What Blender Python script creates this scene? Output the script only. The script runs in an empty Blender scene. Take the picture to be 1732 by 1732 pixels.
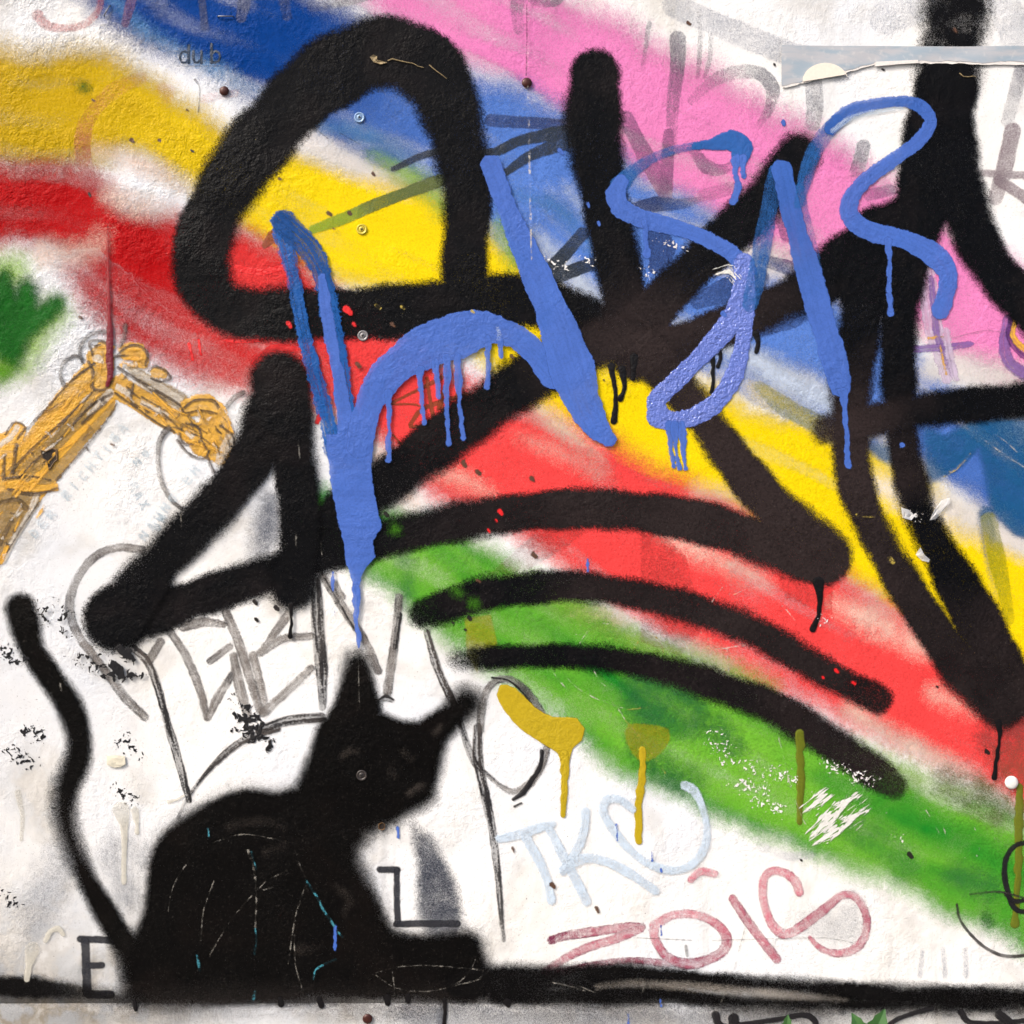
import bpy, bmesh, math, random
import numpy as np
from mathutils import Vector, Matrix

# ------------------------------------------------------------------ camera, sky, sun, exposure
sc = bpy.context.scene
COL = sc.collection
R = math.radians
cam_d = bpy.data.cameras.new("camera"); cam = bpy.data.objects.new("camera", cam_d); COL.objects.link(cam)
CAM_DIST = 2.2
cam.location = (0, -CAM_DIST, 1.35); cam.rotation_euler = (R(90), 0, 0)
cam_d.sensor_width = 36; cam_d.lens = 36 * CAM_DIST / 1.732
cam_d.clip_start = 0.05; cam_d.clip_end = 2000
sc.camera = cam
SUN_EL, SUN_AZ = 42, -52          # elevation, and degrees to the left of the wall's normal
w = bpy.data.worlds.new("World"); sc.world = w; w.use_nodes = True
wn = w.node_tree.nodes; wl = w.node_tree.links; wn.clear()
sky = wn.new("ShaderNodeTexSky"); sky.sky_type = 'NISHITA'; sky.sun_disc = False
sky.sun_elevation = R(SUN_EL); sky.sun_rotation = R(180 - SUN_AZ)
sky.air_density = 1.0; sky.dust_density = 6.0; sky.ozone_density = 0.6
bg = wn.new("ShaderNodeBackground"); bg.inputs[1].default_value = 0.12
wo = wn.new("ShaderNodeOutputWorld"); wl.new(sky.outputs[0], bg.inputs[0]); wl.new(bg.outputs[0], wo.inputs[0])
sun_d = bpy.data.lights.new("sun", 'SUN'); sun = bpy.data.objects.new("sun", sun_d); COL.objects.link(sun)
sun_d.energy = 1.5; sun_d.angle = R(12); sun_d.color = (1.0, 0.975, 0.955)
sd = Vector((math.sin(R(SUN_AZ)) * math.cos(R(SUN_EL)), -math.cos(R(SUN_AZ)) * math.cos(R(SUN_EL)), math.sin(R(SUN_EL))))
sun.location = sd * 20; sun.rotation_euler = sd.to_track_quat('Z', 'Y').to_euler()
sc.view_settings.view_transform = 'Standard'; sc.view_settings.look = 'None'
sc.view_settings.gamma = 1; sc.view_settings.use_curve_mapping = False
sc.view_settings.exposure = 0.72
sc.cycles.transparent_max_bounces = 64
sc.cycles.max_bounces = 4; sc.cycles.diffuse_bounces = 2; sc.cycles.glossy_bounces = 2
sc.cycles.use_denoising = True; sc.cycles.denoiser = 'OPENIMAGEDENOISE'; sc.cycles.denoising_input_passes = 'RGB_ALBEDO_NORMAL'; sc.cycles.denoising_prefilter = 'ACCURATE'

# ------------------------------------------------------------------ helpers
rng = random.Random(7)
KALB = 0.88
def lin(c):
    o = []
    for v in c:
        v /= 255.0
        o.append(KALB * (v / 12.92 if v <= 0.04045 else ((v + 0.055) / 1.055) ** 2.4))
    return (*o, 1.0)
def wave(x, y):                       # gentle unevenness of the plaster, metres towards the viewer; x, y in mm
    return 0.0004 * (np.sin(x / 71 + 1.3 + 0.8 * np.sin(y / 113)) + np.sin(y / 83 + 0.4 + 0.9 * np.sin(x / 127)) + np.sin((x + y) / 97 + 2.1))
def W(x, y, off=0.0):                 # wall millimetres (x right, y down) -> world
    return Vector(((x - 866) / 1000, -off - float(wave(x, y)), 1.35 + (866 - y) / 1000))

class NT:
    def __init__(s, nt): s.n = nt.nodes; s.l = nt.links
    def new(s, t, **kw):
        nd = s.n.new(t)
        for k, v in kw.items(): setattr(nd, k, v)
        return nd
    def put(s, sock, v):
        if isinstance(v, bpy.types.NodeSocket): s.l.new(v, sock)
        else: sock.default_value = v
    def math(s, op, a, b=0.0, c=0.0, clamp=False):
        nd = s.new("ShaderNodeMath", operation=op, use_clamp=clamp)
        for i, v in enumerate((a, b, c)): s.put(nd.inputs[i], v)
        return nd.outputs[0]
    def rng(s, v, a, b, c=0.0, d=1.0, kind='SMOOTHSTEP'):
        nd = s.new("ShaderNodeMapRange", interpolation_type=kind)
        for k, x in (("Value", v), ("From Min", a), ("From Max", b), ("To Min", c), ("To Max", d)): s.put(nd.inputs[k], x)
        return nd.outputs[0]
    def noise(s, vec, scale, detail=2.0, rough=0.5, dist=0.0):
        nd = s.new("ShaderNodeTexNoise"); s.l.new(vec, nd.inputs["Vector"])
        nd.inputs["Scale"].default_value = scale; nd.inputs["Detail"].default_value = detail
        nd.inputs["Roughness"].default_value = rough; nd.inputs["Distortion"].default_value = dist
        return nd.outputs["Fac"]
    def mix(s, f, a, b, blend='MIX'):
        nd = s.new("ShaderNodeMix", data_type='RGBA', blend_type=blend)
        s.put(nd.inputs[0], f); s.put(nd.inputs[6], a); s.put(nd.inputs[7], b)
        return nd.outputs[2]
    def attr(s, name):
        nd = s.new("ShaderNodeAttribute", attribute_name=name); return nd.outputs["Fac"]
    def scalevec(s, vec, v):
        nd = s.new("ShaderNodeVectorMath", operation='MULTIPLY'); s.l.new(vec, nd.inputs[0]); nd.inputs[1].default_value = v
        return nd.outputs[0]

# shared relief of the plaster: every coat of paint follows the same bumps
RG = bpy.data.node_groups.new("plaster_relief", 'ShaderNodeTree')
RG.interface.new_socket("Normal", in_out='OUTPUT', socket_type='NodeSocketVector')
RG.interface.new_socket("Fine", in_out='OUTPUT', socket_type='NodeSocketFloat')
RG.interface.new_socket("Coarse", in_out='OUTPUT', socket_type='NodeSocketFloat')
RG.interface.new_socket("Position", in_out='OUTPUT', socket_type='NodeSocketVector')
RG.interface.new_socket("Flat", in_out='OUTPUT', socket_type='NodeSocketVector')
g = NT(RG)
geo = g.new("ShaderNodeNewGeometry"); P = geo.outputs["Position"]
fine = g.noise(P, 300, 3.0, 0.62)
coarse = g.noise(P, 78, 2.5, 0.55, 0.25)
big = g.noise(P, 9, 1.0)
sx = g.new("ShaderNodeSeparateXYZ"); g.l.new(P, sx.inputs[0])
rough_left = g.rng(sx.outputs[0], -0.25, -0.75)
rough_up = g.rng(sx.outputs[2], 1.25, 1.65)
k_rough = g.math('ADD', 0.68, g.math('MULTIPLY', g.math('MULTIPLY', rough_left, rough_up), 1.0))
k_rough = g.math('MULTIPLY', k_rough, g.rng(big, 0.36, 0.64, 0.4, 1.35))
hh = g.math('MULTIPLY', g.math('ADD', g.math('MULTIPLY', fine, 0.5), coarse), k_rough)
bp = g.new("ShaderNodeBump"); bp.inputs["Strength"].default_value = 0.7; bp.inputs["Distance"].default_value = 0.0032
g.l.new(hh, bp.inputs["Height"])
cxy = g.new("ShaderNodeCombineXYZ"); g.l.new(sx.outputs[0], cxy.inputs[0]); g.l.new(sx.outputs[2], cxy.inputs[1])
go = g.new("NodeGroupOutput")
for i, s_ in enumerate((bp.outputs[0], fine, coarse, P, cxy.outputs[0])): g.l.new(s_, go.inputs[i])

def new_mat(name):
    m = bpy.data.materials.new(name); m.use_nodes = True; m.node_tree.nodes.clear()
    t = NT(m.node_tree)
    p = t.new("ShaderNodeBsdfPrincipled"); o = t.new("ShaderNodeOutputMaterial"); t.l.new(p.outputs[0], o.inputs[0])
    return m, t, p
def flat_mat(name, col, rough=0.6, metal=0.0, var=0.25, scale=300, bump=0.0):
    m, t, p = new_mat(name)
    geo = t.new("ShaderNodeNewGeometry"); n = t.noise(geo.outputs["Position"], scale, 3)
    c = lin(col); d = tuple(v * (1 - var) for v in c[:3]) + (1,)
    t.put(p.inputs["Base Color"], t.mix(t.rng(n, 0.35, 0.65), d, c))
    p.inputs["Roughness"].default_value = rough; p.inputs["Metallic"].default_value = metal
    if bump:
        b = t.new("ShaderNodeBump"); b.inputs["Strength"].default_value = bump; b.inputs["Distance"].default_value = 0.001
        t.l.new(n, b.inputs["Height"]); t.l.new(b.outputs[0], p.inputs["Normal"])
    return m

PM = {}
def paint(key, col, col2=None, soft=6, a1=10, a2=6, op=1.0, mott=0.0, mscale=14, chip=0.0, rough=0.42, thick=0.0,
          streak=0.0, var=0.12, wear=0.0, colnoise=0.0, dry=0.0, spec=0.4, edge=0.0, fleck=0.0, speck=None, stip=0, peel=0.0, passes=0.0, skip=0.0, cpass=0.0, flare=0.0):
    """a coat of paint: d = distance from the stroke's edge in mm, op = how much paint, mix = first to second colour"""
    m, t, p = new_mat("paint_" + key)
    gr = t.new("ShaderNodeGroup"); gr.node_tree = RG
    nrm, fi, co, pos, drop = gr.outputs
    d = t.attr("d"); opa = t.attr("op"); mx = t.attr("mix")
    e = d
    if a1: e = t.math('ADD', e, t.math('MULTIPLY', t.math('SUBTRACT', fi, 0.5), a1))
    if a2: e = t.math('ADD', e, t.math('MULTIPLY', t.math('SUBTRACT', co, 0.5), a2))
    if speck:
        e = t.math('ADD', d, t.math('ADD', speck[2], t.math('MULTIPLY', t.math('SUBTRACT', t.noise(pos, speck[0], 2.5, 0.6, 0.7), 0.5), speck[1])))
    if flare:    # the can is held nearer and farther: some edges tight, some diffuse
        e = t.math('MULTIPLY', e, t.rng(t.noise(pos, 5.5, 1.5), 0.36, 0.64, 1.0 + flare, 1.0 - flare))
    if speck and speck[0] < 1:      # scraped along the stroke
        cv = t.new("ShaderNodeCombineXYZ"); t.put(cv.inputs[0], t.math('MULTIPLY', t.attr("u"), 0.03)); t.put(cv.inputs[1], t.math('MULTIPLY', t.attr("v"), 0.17))
        e = t.math('ADD', d, t.math('ADD', speck[2], t.math('MULTIPLY', t.math('SUBTRACT', t.noise(cv.outputs[0], 1.0, 3, 0.65, 0.5), 0.5), speck[1])))
    al = t.rng(e, -soft, soft, 1.0, 0.0)
    al = t.math('MULTIPLY', al, t.math('MULTIPLY', opa, op))
    mo = None
    if mott:
        mo = t.noise(pos, mscale, 4, 0.6, 0.4)
        al = t.math('MULTIPLY', al, t.rng(mo, 0.33, 0.62, 1.0 - mott, 1.0))
    pn = None
    if passes:   # separate sweeps of the can along the band
        u = t.attr("u"); v = t.attr("v")
        cv = t.new("ShaderNodeCombineXYZ"); t.put(cv.inputs[0], t.math('MULTIPLY', u, 0.0026)); t.put(cv.inputs[1], t.math('MULTIPLY', v, 0.017))
        pn = t.noise(cv.outputs[0], 1.0, 1.2, 0.45, 0.4)
        al = t.math('MULTIPLY', al, t.rng(pn, 0.3, 0.5, 1.0 - passes, 1.0))
    if skip:
        al = t.math('MULTIPLY', al, t.rng(t.noise(pos, 55, 3, 0.65), 0.47, 0.57, 1.0 - skip, 1.0))
    if streak or dry:
        u = t.attr("u"); v = t.attr("v")
        cv = t.new("ShaderNodeCombineXYZ"); t.put(cv.inputs[0], t.math('MULTIPLY', u, 0.011)); t.put(cv.inputs[1], t.math('MULTIPLY', v, 0.15))
        sn = t.noise(cv.outputs[0], 1.0, 3, 0.6)
        if streak: al = t.math('MULTIPLY', al, t.rng(sn, 0.36, 0.6, 1.0 - streak, 1.0))
        if dry:   # a dry brush or pen skips over the hollows of the plaster
            al = t.math('MULTIPLY', al, t.rng(t.math('ADD', t.math('MULTIPLY', sn, 0.6), t.math('MULTIPLY', fi, 0.4)), 0.44, 0.54, 1.0 - dry, 1.0))
    if chip:
        cn = t.noise(pos, 75, 4, 0.62, 0.8)
        cb = t.noise(pos, 7, 1)
        thr = t.rng(cb, 0.4, 0.75, 0.76, 0.76 - 0.16 * chip, 'LINEAR')
        ck = t.math('GREATER_THAN', cn, thr)
        al = t.math('MULTIPLY', al, t.math('SUBTRACT', 1.0, ck))
    if wear:
        wn_ = t.noise(pos, 420, 2, 0.7)
        al = t.math('MULTIPLY', al, t.rng(wn_, 0.63, 0.72, 1.0, 1.0 - wear))
    if stip:
        vo = t.new("ShaderNodeTexVoronoi", voronoi_dimensions='2D', feature='F1'); vo.inputs["Scale"].default_value = stip; t.l.new(drop, vo.inputs["Vector"])
        vs_ = t.new("ShaderNodeSeparateColor"); t.l.new(vo.outputs["Color"], vs_.inputs[0])
        al = t.math('GREATER_THAN', al, t.rng(vs_.outputs[0], 0.0, 1.0, 0.02, 0.985, 'LINEAR'))      # spray is a scatter of opaque droplets
    c1 = lin(col); c2 = lin(col2 if col2 else col)
    f = mx
    if colnoise:
        mo = mo if mo is not None else t.noise(pos, mscale, 4, 0.6, 0.4)
        f = t.math('ADD', mx, t.math('MULTIPLY', t.math('SUBTRACT', mo, 0.5), colnoise), clamp=True)
    if edge: f = t.math('ADD', f, t.math('MULTIPLY', t.rng(e, -edge, 0.0), 0.55), clamp=True)
    if cpass and pn is not None: f = t.math('ADD', f, t.math('MULTIPLY', t.math('SUBTRACT', pn, 0.5), cpass), clamp=True)
    base = t.mix(f, c1, c2)
    if fleck:
        base = t.mix(t.math('MULTIPLY', t.rng(t.noise(pos, 360, 3, 0.7, 1.0), 0.57, 0.72), fleck), base, lin((128, 122, 116)))
    dark = t.mix(1.0, base, (1 - var, 1 - var, 1 - var, 1), 'MULTIPLY')
    base = t.mix(t.rng(fi, 0.36, 0.56), dark, base)
    pits = t.noise(pos, 430, 2, 0.6)
    base = t.mix(t.rng(pits, 0.66, 0.73, 0.0, 0.4), base, t.mix(1.0, base, (0.45, 0.42, 0.4, 1), 'MULTIPLY'))
    t.put(p.inputs["Base Color"], base)
    p.inputs["Roughness"].default_value = rough; p.inputs["Specular IOR Level"].default_value = spec
    t.put(p.inputs["Alpha"], t.math('MULTIPLY', al, 1.0, clamp=True))
    if peel:
        b = t.new("ShaderNodeBump"); b.inputs["Strength"].default_value = 1.0; b.inputs["Distance"].default_value = peel
        t.put(b.inputs["Height"], t.noise(pos, 150, 2, 0.6)); t.l.new(nrm, b.inputs["Normal"]); nrm = b.outputs[0]
    if thick:
        b = t.new("ShaderNodeBump"); b.inputs["Strength"].default_value = 0.8; b.inputs["Distance"].default_value = thick
        t.put(b.inputs["Height"], t.rng(e, -4.0, 1.0, 1.0, 0.0)); t.l.new(nrm, b.inputs["Normal"]); nrm = b.outputs[0]
    t.l.new(nrm, p.inputs["Normal"])
    PM[key] = dict(mat=m, out=soft * 0.75 + 0.2 * (a1 + a2) if not speck else max(2.0, 0.2 * speck[1] - speck[2]))
    return key

def catmull(pts, step=7.0, closed=False):
    full = [(*q, *((None, None, 1.0, 0.0)[len(q) - 1 + 0:] if False else ())) for q in pts]
    A = []
    for q in pts:
        q = list(q)
        if len(q) == 2: q.append(8)
        if len(q) == 3: q.append(1.0)
        if len(q) == 4: q.append(0.0)
        A.append(q)
    A = np.array(A, float); n = len(A)
    ph = (A[0, 0] * 12.9898 + A[0, 1] * 78.233) % 6.283
    if n == 2 and not closed:
        k = max(2, int(np.hypot(*(A[1] - A[0])[:2]) / 25)); return np.array([A[0] + (A[1] - A[0]) * i / k for i in range(k + 1)])
    out = []
    rngs = n if closed else n - 1
    for i in range(rngs):
        p1, p2 = A[i], A[(i + 1) % n]
        p0 = A[(i - 1) % n] if closed or i > 0 else 2 * p1 - p2
        p3 = A[(i + 2) % n] if closed or i < n - 2 else 2 * p2 - p1
        k = max(1, int(np.hypot(*(p2 - p1)[:2]) / step))
        for j in range(k):
            s = j / k
            q = 0.5 * (2 * p1 + (p2 - p0) * s + (2 * p0 - 5 * p1 + 4 * p2 - p3) * s * s + (3 * p1 - p0 - 3 * p2 + p3) * s ** 3)
            q[2:] = p1[2:] + (p2[2:] - p1[2:]) * s
            out.append(q)
    if not closed: out.append(A[-1])
    out = np.array(out)
    if not closed:      # the hand is never quite even
        sl_ = np.concatenate([[0], np.cumsum(np.hypot(np.diff(out[:, 0]), np.diff(out[:, 1])))])
        out[:, 2] *= 1 + 0.045 * np.sin(sl_ / 31 + ph) + 0.04 * np.sin(sl_ / 13.7 + 2 * ph)
    return out

def sdf_stroke(X, Y, pts, step):
    q = catmull(pts, step)
    best = np.full(X.shape, 1e9); op = np.ones(X.shape); mx = np.zeros(X.shape); u = np.zeros(X.shape); v = np.zeros(X.shape)
    s0 = 0.0
    for i in range(len(q) - 1):
        a, b = q[i], q[i + 1]; dx, dy = b[0] - a[0], b[1] - a[1]; L2 = dx * dx + dy * dy
        if L2 < 1e-6: continue
        L = math.sqrt(L2)
        t = np.clip(((X - a[0]) * dx + (Y - a[1]) * dy) / L2, 0, 1)
        ex = X - a[0] - t * dx; ey = Y - a[1] - t * dy
        dd = np.sqrt(ex * ex + ey * ey) - 0.5 * (a[2] + t * (b[2] - a[2]))
        k = dd < best
        best = np.where(k, dd, best); op = np.where(k, a[3] + t * (b[3] - a[3]), op); mx = np.where(k, a[4] + t * (b[4] - a[4]), mx)
        u = np.where(k, s0 + t * L, u); v = np.where(k, ((Y - a[1]) * dx - (X - a[0]) * dy) / L, v)
        s0 += L
    return best, op, mx, u, v
def sdf_poly(X, Y, pts, smooth):
    q = catmull([(x, y) for x, y in pts], 12, True)[:, :2] if smooth else np.array(pts, float)
    best = np.full(X.shape, 1e9); ins = np.zeros(X.shape, bool); n = len(q)
    for i in range(n):
        a, b = q[i], q[(i + 1) % n]; dx, dy = b - a; L2 = dx * dx + dy * dy
        if L2 < 1e-9: continue
        t = np.clip(((X - a[0]) * dx + (Y - a[1]) * dy) / L2, 0, 1)
        best = np.minimum(best, (X - a[0] - t * dx) ** 2 + (Y - a[1] - t * dy) ** 2)
        if abs(dy) > 1e-9:
            c = ((a[1] > Y) != (b[1] > Y)) & (X < dx * (Y - a[1]) / dy + a[0]); ins ^= c
    d = np.sqrt(best); return np.where(ins, -d, d)

LEVEL = np.zeros((200, 260), int)        # how many coats lie on each 20 mm square already
NTRI = [0]
def coat(parent, name, key, strokes=(), polys=(), smooth=True, h=None, label=None, op=1.0, mixv=0.0):
    """one coat of paint on the wall: a thin sheet that hugs the painted shape"""
    M = PM[key]; out = M['out']
    xs = [q[0] for s in strokes for q in s] + [q[0] for p_ in polys for q in p_]
    ys = [q[1] for s in strokes for q in s] + [q[1] for p_ in polys for q in p_]
    wm = max([q[2] if len(q) > 2 else 8 for s in strokes for q in s] + [0]) / 2
    wmin = min([q[2] if len(q) > 2 else 8 for s in strokes for q in s] + [60])
    if h is None: h = min(8.0, max(1.6, min(wmin / 5, max(out, 3) / 2.2)))
    pad = wm + out + 2 * h + 12
    nx = int((max(xs) - min(xs) + 2 * pad) / h) + 2; ny = int((max(ys) - min(ys) + 2 * pad) / h) + 2
    x0, y0 = min(xs) - pad, min(ys) - pad
    gx = x0 + h * np.arange(nx); gy = y0 + h * np.arange(ny)
    X, Y = np.meshgrid(gx, gy)
    D = np.full(X.shape, 1e9); O = np.full(X.shape, op); MX = np.full(X.shape, mixv); U = np.zeros(X.shape); V = np.zeros(X.shape)
    for s in strokes:
        d, o, m_, u, v = sdf_stroke(X, Y, s, max(4.0, min(14.0, wmin / 2)))
        k = d < D; D = np.where(k, d, D); O = np.where(k, o * op, O); MX = np.where(k, np.maximum(m_, mixv), MX); U = np.where(k, u, U); V = np.where(k, v, V)
    for p_ in polys:
        d = sdf_poly(X, Y, p_, smooth)
        k = d < D; D = np.where(k, d, D); O = np.where(k, op, O); MX = np.where(k, mixv, MX); U = np.where(k, X, U); V = np.where(k, Y, V)
    cell = np.minimum(np.minimum(D[:-1, :-1], D[1:, :-1]), np.minimum(D[:-1, 1:], D[1:, 1:])) < out
    cell &= ((Y[:-1, :-1] < 2190))
    J, I = np.nonzero(cell)
    if not len(I): return None
    ci = np.clip(((gx[I] + 1000) / 20).astype(int), 0, 259); cj = np.clip(((gy[J] + 1000) / 20).astype(int), 0, 199)
    occ = np.zeros_like(LEVEL, bool); occ[cj, ci] = True
    lev = LEVEL[occ].max() + 1; LEVEL[occ] = lev
    off = 0.0003 + 0.00009 * lev
    idx = -np.ones(X.shape, int)
    corners = np.stack([J * nx + I, (J + 1) * nx + I, (J + 1) * nx + I + 1, J * nx + I + 1], 1)
    used = np.unique(corners); remap = -np.ones(nx * ny, int); remap[used] = np.arange(len(used))
    F = remap[corners]
    xf, yf = X.ravel()[used], Y.ravel()[used]
    co = np.stack([(xf - 866) / 1000, -off - wave(xf, yf), 1.35 + (866 - yf) / 1000], 1)
    me = bpy.data.meshes.new(name)
    me.vertices.add(len(co)); me.vertices.foreach_set("co", co.astype(np.float32).ravel())
    me.loops.add(len(F) * 4); me.polygons.add(len(F))
    me.loops.foreach_set("vertex_index", F.astype(np.int32).ravel())
    me.polygons.foreach_set("loop_start", np.arange(0, len(F) * 4, 4, dtype=np.int32))
    me.update(calc_edges=True)
    for nm, arr in (("d", D), ("op", O), ("mix", MX), ("u", U), ("v", V)):
        a = me.attributes.new(nm, 'FLOAT', 'POINT'); a.data.foreach_set("value", arr.ravel()[used].astype(np.float32))
    me.polygons.foreach_set("use_smooth", np.ones(len(F), bool))
    me.materials.append(M['mat'])
    o = bpy.data.objects.new(name, me); COL.objects.link(o); o.parent = parent
    if label: o["label"] = label
    o["area"] = len(F) * h * h
    NTRI[0] += 2 * len(F)
    return o
def empty(name, parent=None, label=None, cat=None, loc=(0, 0, 0), group=None):
    o = bpy.data.objects.new(name, None); COL.objects.link(o); o.parent = parent; o.location = loc
    o.empty_display_size = 0.05
    if label: o["label"] = label
    if cat: o["category"] = cat
    if group: o["group"] = group
    return o
def mesh_obj(name, bm, mat, parent=None, label=None, cat=None, kind=None, group=None, smooth=False):
    me = bpy.data.meshes.new(name); bm.to_mesh(me); bm.free(); me.materials.append(mat)
    if smooth: me.polygons.foreach_set("use_smooth", np.ones(len(me.polygons), bool))
    o = bpy.data.objects.new(name, me); COL.objects.link(o); o.parent = parent
    for k, v in (("label", label), ("category", cat), ("kind", kind), ("group", group)):
        if v: o[k] = v
    return o

# ------------------------------------------------------------------ ground
mg, t, p = new_mat("pavement_concrete")
geo = t.new("ShaderNodeNewGeometry"); n1 = t.noise(geo.outputs["Position"], 3, 5); n2 = t.noise(geo.outputs["Position"], 160, 3)
t.put(p.inputs["Base Color"], t.mix(t.math('ADD', t.math('MULTIPLY', n1, 0.6), t.math('MULTIPLY', n2, 0.4)), (0.13, 0.125, 0.12, 1), (0.33, 0.32, 0.3, 1)))
p.inputs["Roughness"].default_value = 0.85
b = t.new("ShaderNodeBump"); b.inputs["Distance"].default_value = 0.002; t.l.new(n2, b.inputs["Height"]); t.l.new(b.outputs[0], p.inputs["Normal"])
bm = bmesh.new()
vs = [bm.verts.new(v) for v in ((-300, -300, -0.02), (300, -300, -0.02), (300, 300, -0.02), (-300, 300, -0.02))]; bm.faces.new(vs)
mesh_obj("ground", bm, flat_mat("asphalt", (92, 92, 94), 0.9, scale=120), kind="structure")
pv = empty("pavement"); pv["kind"] = "structure"
sl_me = None
for i in range(-7, 8):
    for j in range(4):
        bm = bmesh.new() if sl_me is None else None
        if bm:
            bmesh.ops.create_cube(bm, size=1, matrix=Matrix.Diagonal((0.494, 0.494, 0.06, 1)))
            bmesh.ops.bevel(bm, geom=bm.edges[:], offset=0.004, segments=1, affect='EDGES')
            o = mesh_obj("slab", bm, mg, pv); sl_me = o.data
        else:
            o = bpy.data.objects.new("slab", sl_me); COL.objects.link(o); o.parent = pv
        o.location = (i * 0.5, -0.27 - j * 0.5, -0.03 + rng.uniform(-0.002, 0.002))

# ------------------------------------------------------------------ the wall itself
wall = empty("graffiti_wall", label="white plastered wall of boards covered with rainbow, black and blue graffiti and a black cat", cat="wall"); wall["kind"] = "thing"
mw, t, p = new_mat("white_wall_paint")
gr = t.new("ShaderNodeGroup"); gr.node_tree = RG; nrm, fi, cg, pos, drop = gr.outputs
sx = t.new("ShaderNodeSeparateXYZ"); t.l.new(pos, sx.inputs[0])
na = t.noise(pos, 5.5, 5, 0.62, 0.5); nb = t.noise(pos, 22, 4, 0.6); nc = t.noise(pos, 2.3, 3)
low = t.rng(sx.outputs[2], 0.82, 0.47); left = t.rng(sx.outputs[0], -0.45, -0.95)
strip = t.rng(sx.outputs[2], 0.535, 0.505)
dirt_vignette = t.math('MULTIPLY', t.math('MULTIPLY', low, left), 0.95)
dirt_vignette = t.math('ADD', dirt_vignette, t.math('MULTIPLY', left, 0.24))  # left side greyed by grime and by lens vignette painted into the colour
dirt_vignette = t.math('ADD', dirt_vignette, t.math('MULTIPLY', strip, 0.28))
dirt_vignette = t.math('ADD', dirt_vignette, t.math('MULTIPLY', t.rng(na, 0.46, 0.72), 0.34))
runs = t.noise(t.scalevec(pos, (26, 1, 2.2)), 1.0, 4, 0.6)        # rain streaks
dirt_vignette = t.math('ADD', dirt_vignette, t.math('MULTIPLY', t.rng(runs, 0.54, 0.72), t.rng(sx.outputs[2], 1.1, 0.6, 0.08, 0.3)))
dirt_vignette = t.math('MULTIPLY', dirt_vignette, t.rng(nb, 0.25, 0.6, 0.45, 1.0), clamp=True)
base = t.mix(t.rng(nc, 0.4, 0.65), lin((249, 249, 248)), lin((238, 243, 251)))
base = t.mix(t.math('MULTIPLY', t.rng(na, 0.5, 0.68), 0.35), base, lin((226, 220, 208)))
base = t.mix(dirt_vignette, base, t.mix(t.rng(nb, 0.42, 0.58), lin((150, 142, 128)), lin((168, 170, 172))))
spk = t.noise(pos, 260, 2, 0.6)                                   # pin holes and flecks
base = t.mix(t.math('MULTIPLY', t.math('GREATER_THAN', spk, 0.735), 0.75), base, lin((74, 66, 58)))
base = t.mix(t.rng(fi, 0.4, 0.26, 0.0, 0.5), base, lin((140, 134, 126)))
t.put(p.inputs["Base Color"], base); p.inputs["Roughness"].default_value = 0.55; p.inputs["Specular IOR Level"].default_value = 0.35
t.l.new(nrm, p.inputs["Normal"])
def panel(xa, xb, ya, yb, step):
    nx = max(2, int((xb - xa) / step)); ny = max(2, int((yb - ya) / step))
    gx = np.linspace(xa, xb, nx + 1); gy = np.linspace(ya, yb, ny + 1)
    X, Y = np.meshgrid(gx, gy); xf, yf = X.ravel(), Y.ravel()
    front = np.stack([(xf - 866) / 1000, -wave(xf, yf), 1.35 + (866 - yf) / 1000], 1)
    verts = [tuple(v) for v in front]; m = nx + 1; faces = []
    for j in range(ny):
        for i in range(nx):
            a = j * m + i; faces.append((a, a + m, a + m + 1, a + 1))
    ring = [i for i in range(m)] + [j * m + nx for j in range(1, ny + 1)] + [ny * m + i for i in range(nx - 1, -1, -1)] + [j * m for j in range(ny - 1, 0, -1)]
    b0 = len(verts)
    for r in ring: verts.append((verts[r][0], 0.028, verts[r][2]))
    k = len(ring)
    for i in range(k): faces.append((ring[i], ring[(i + 1) % k], b0 + (i + 1) % k, b0 + i))
    faces.append(tuple(range(b0 + k - 1, b0 - 1, -1)))
    me = bpy.data.meshes.new("panel"); me.from_pydata(verts, [], faces); me.materials.append(mw)
    me.polygons.foreach_set("use_smooth", np.array([len(f) == 4 and max(f) < b0 for f in faces]))
    o = bpy.data.objects.new("panel", me); COL.objects.link(o); o.parent = wall
    return o
panel(-2600, 4300, -900, 1696.2, 20)
panel(-2600, 751.3, 1697.0, 2214, 20)
panel(752.7, 4300, 1697.0, 2214, 20)
bm = bmesh.new(); bmesh.ops.create_cube(bm, size=1, matrix=Matrix.Translation((-0.016, 0.13, 1.557)) @ Matrix.Diagonal((6.9, 0.2, 3.118, 1)))
mesh_obj("masonry_core", bm, flat_mat("dark_masonry", (96, 90, 84), 0.9), wall)
bm = bmesh.new(); bmesh.ops.create_cube(bm, size=1, matrix=Matrix.Translation((-0.016, 0.11, 3.16)) @ Matrix.Diagonal((7.0, 0.34, 0.08, 1)))
bmesh.ops.bevel(bm, geom=bm.edges[:], offset=0.008, segments=2, affect='EDGES')
mesh_obj("coping", bm, mg, wall)

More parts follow.
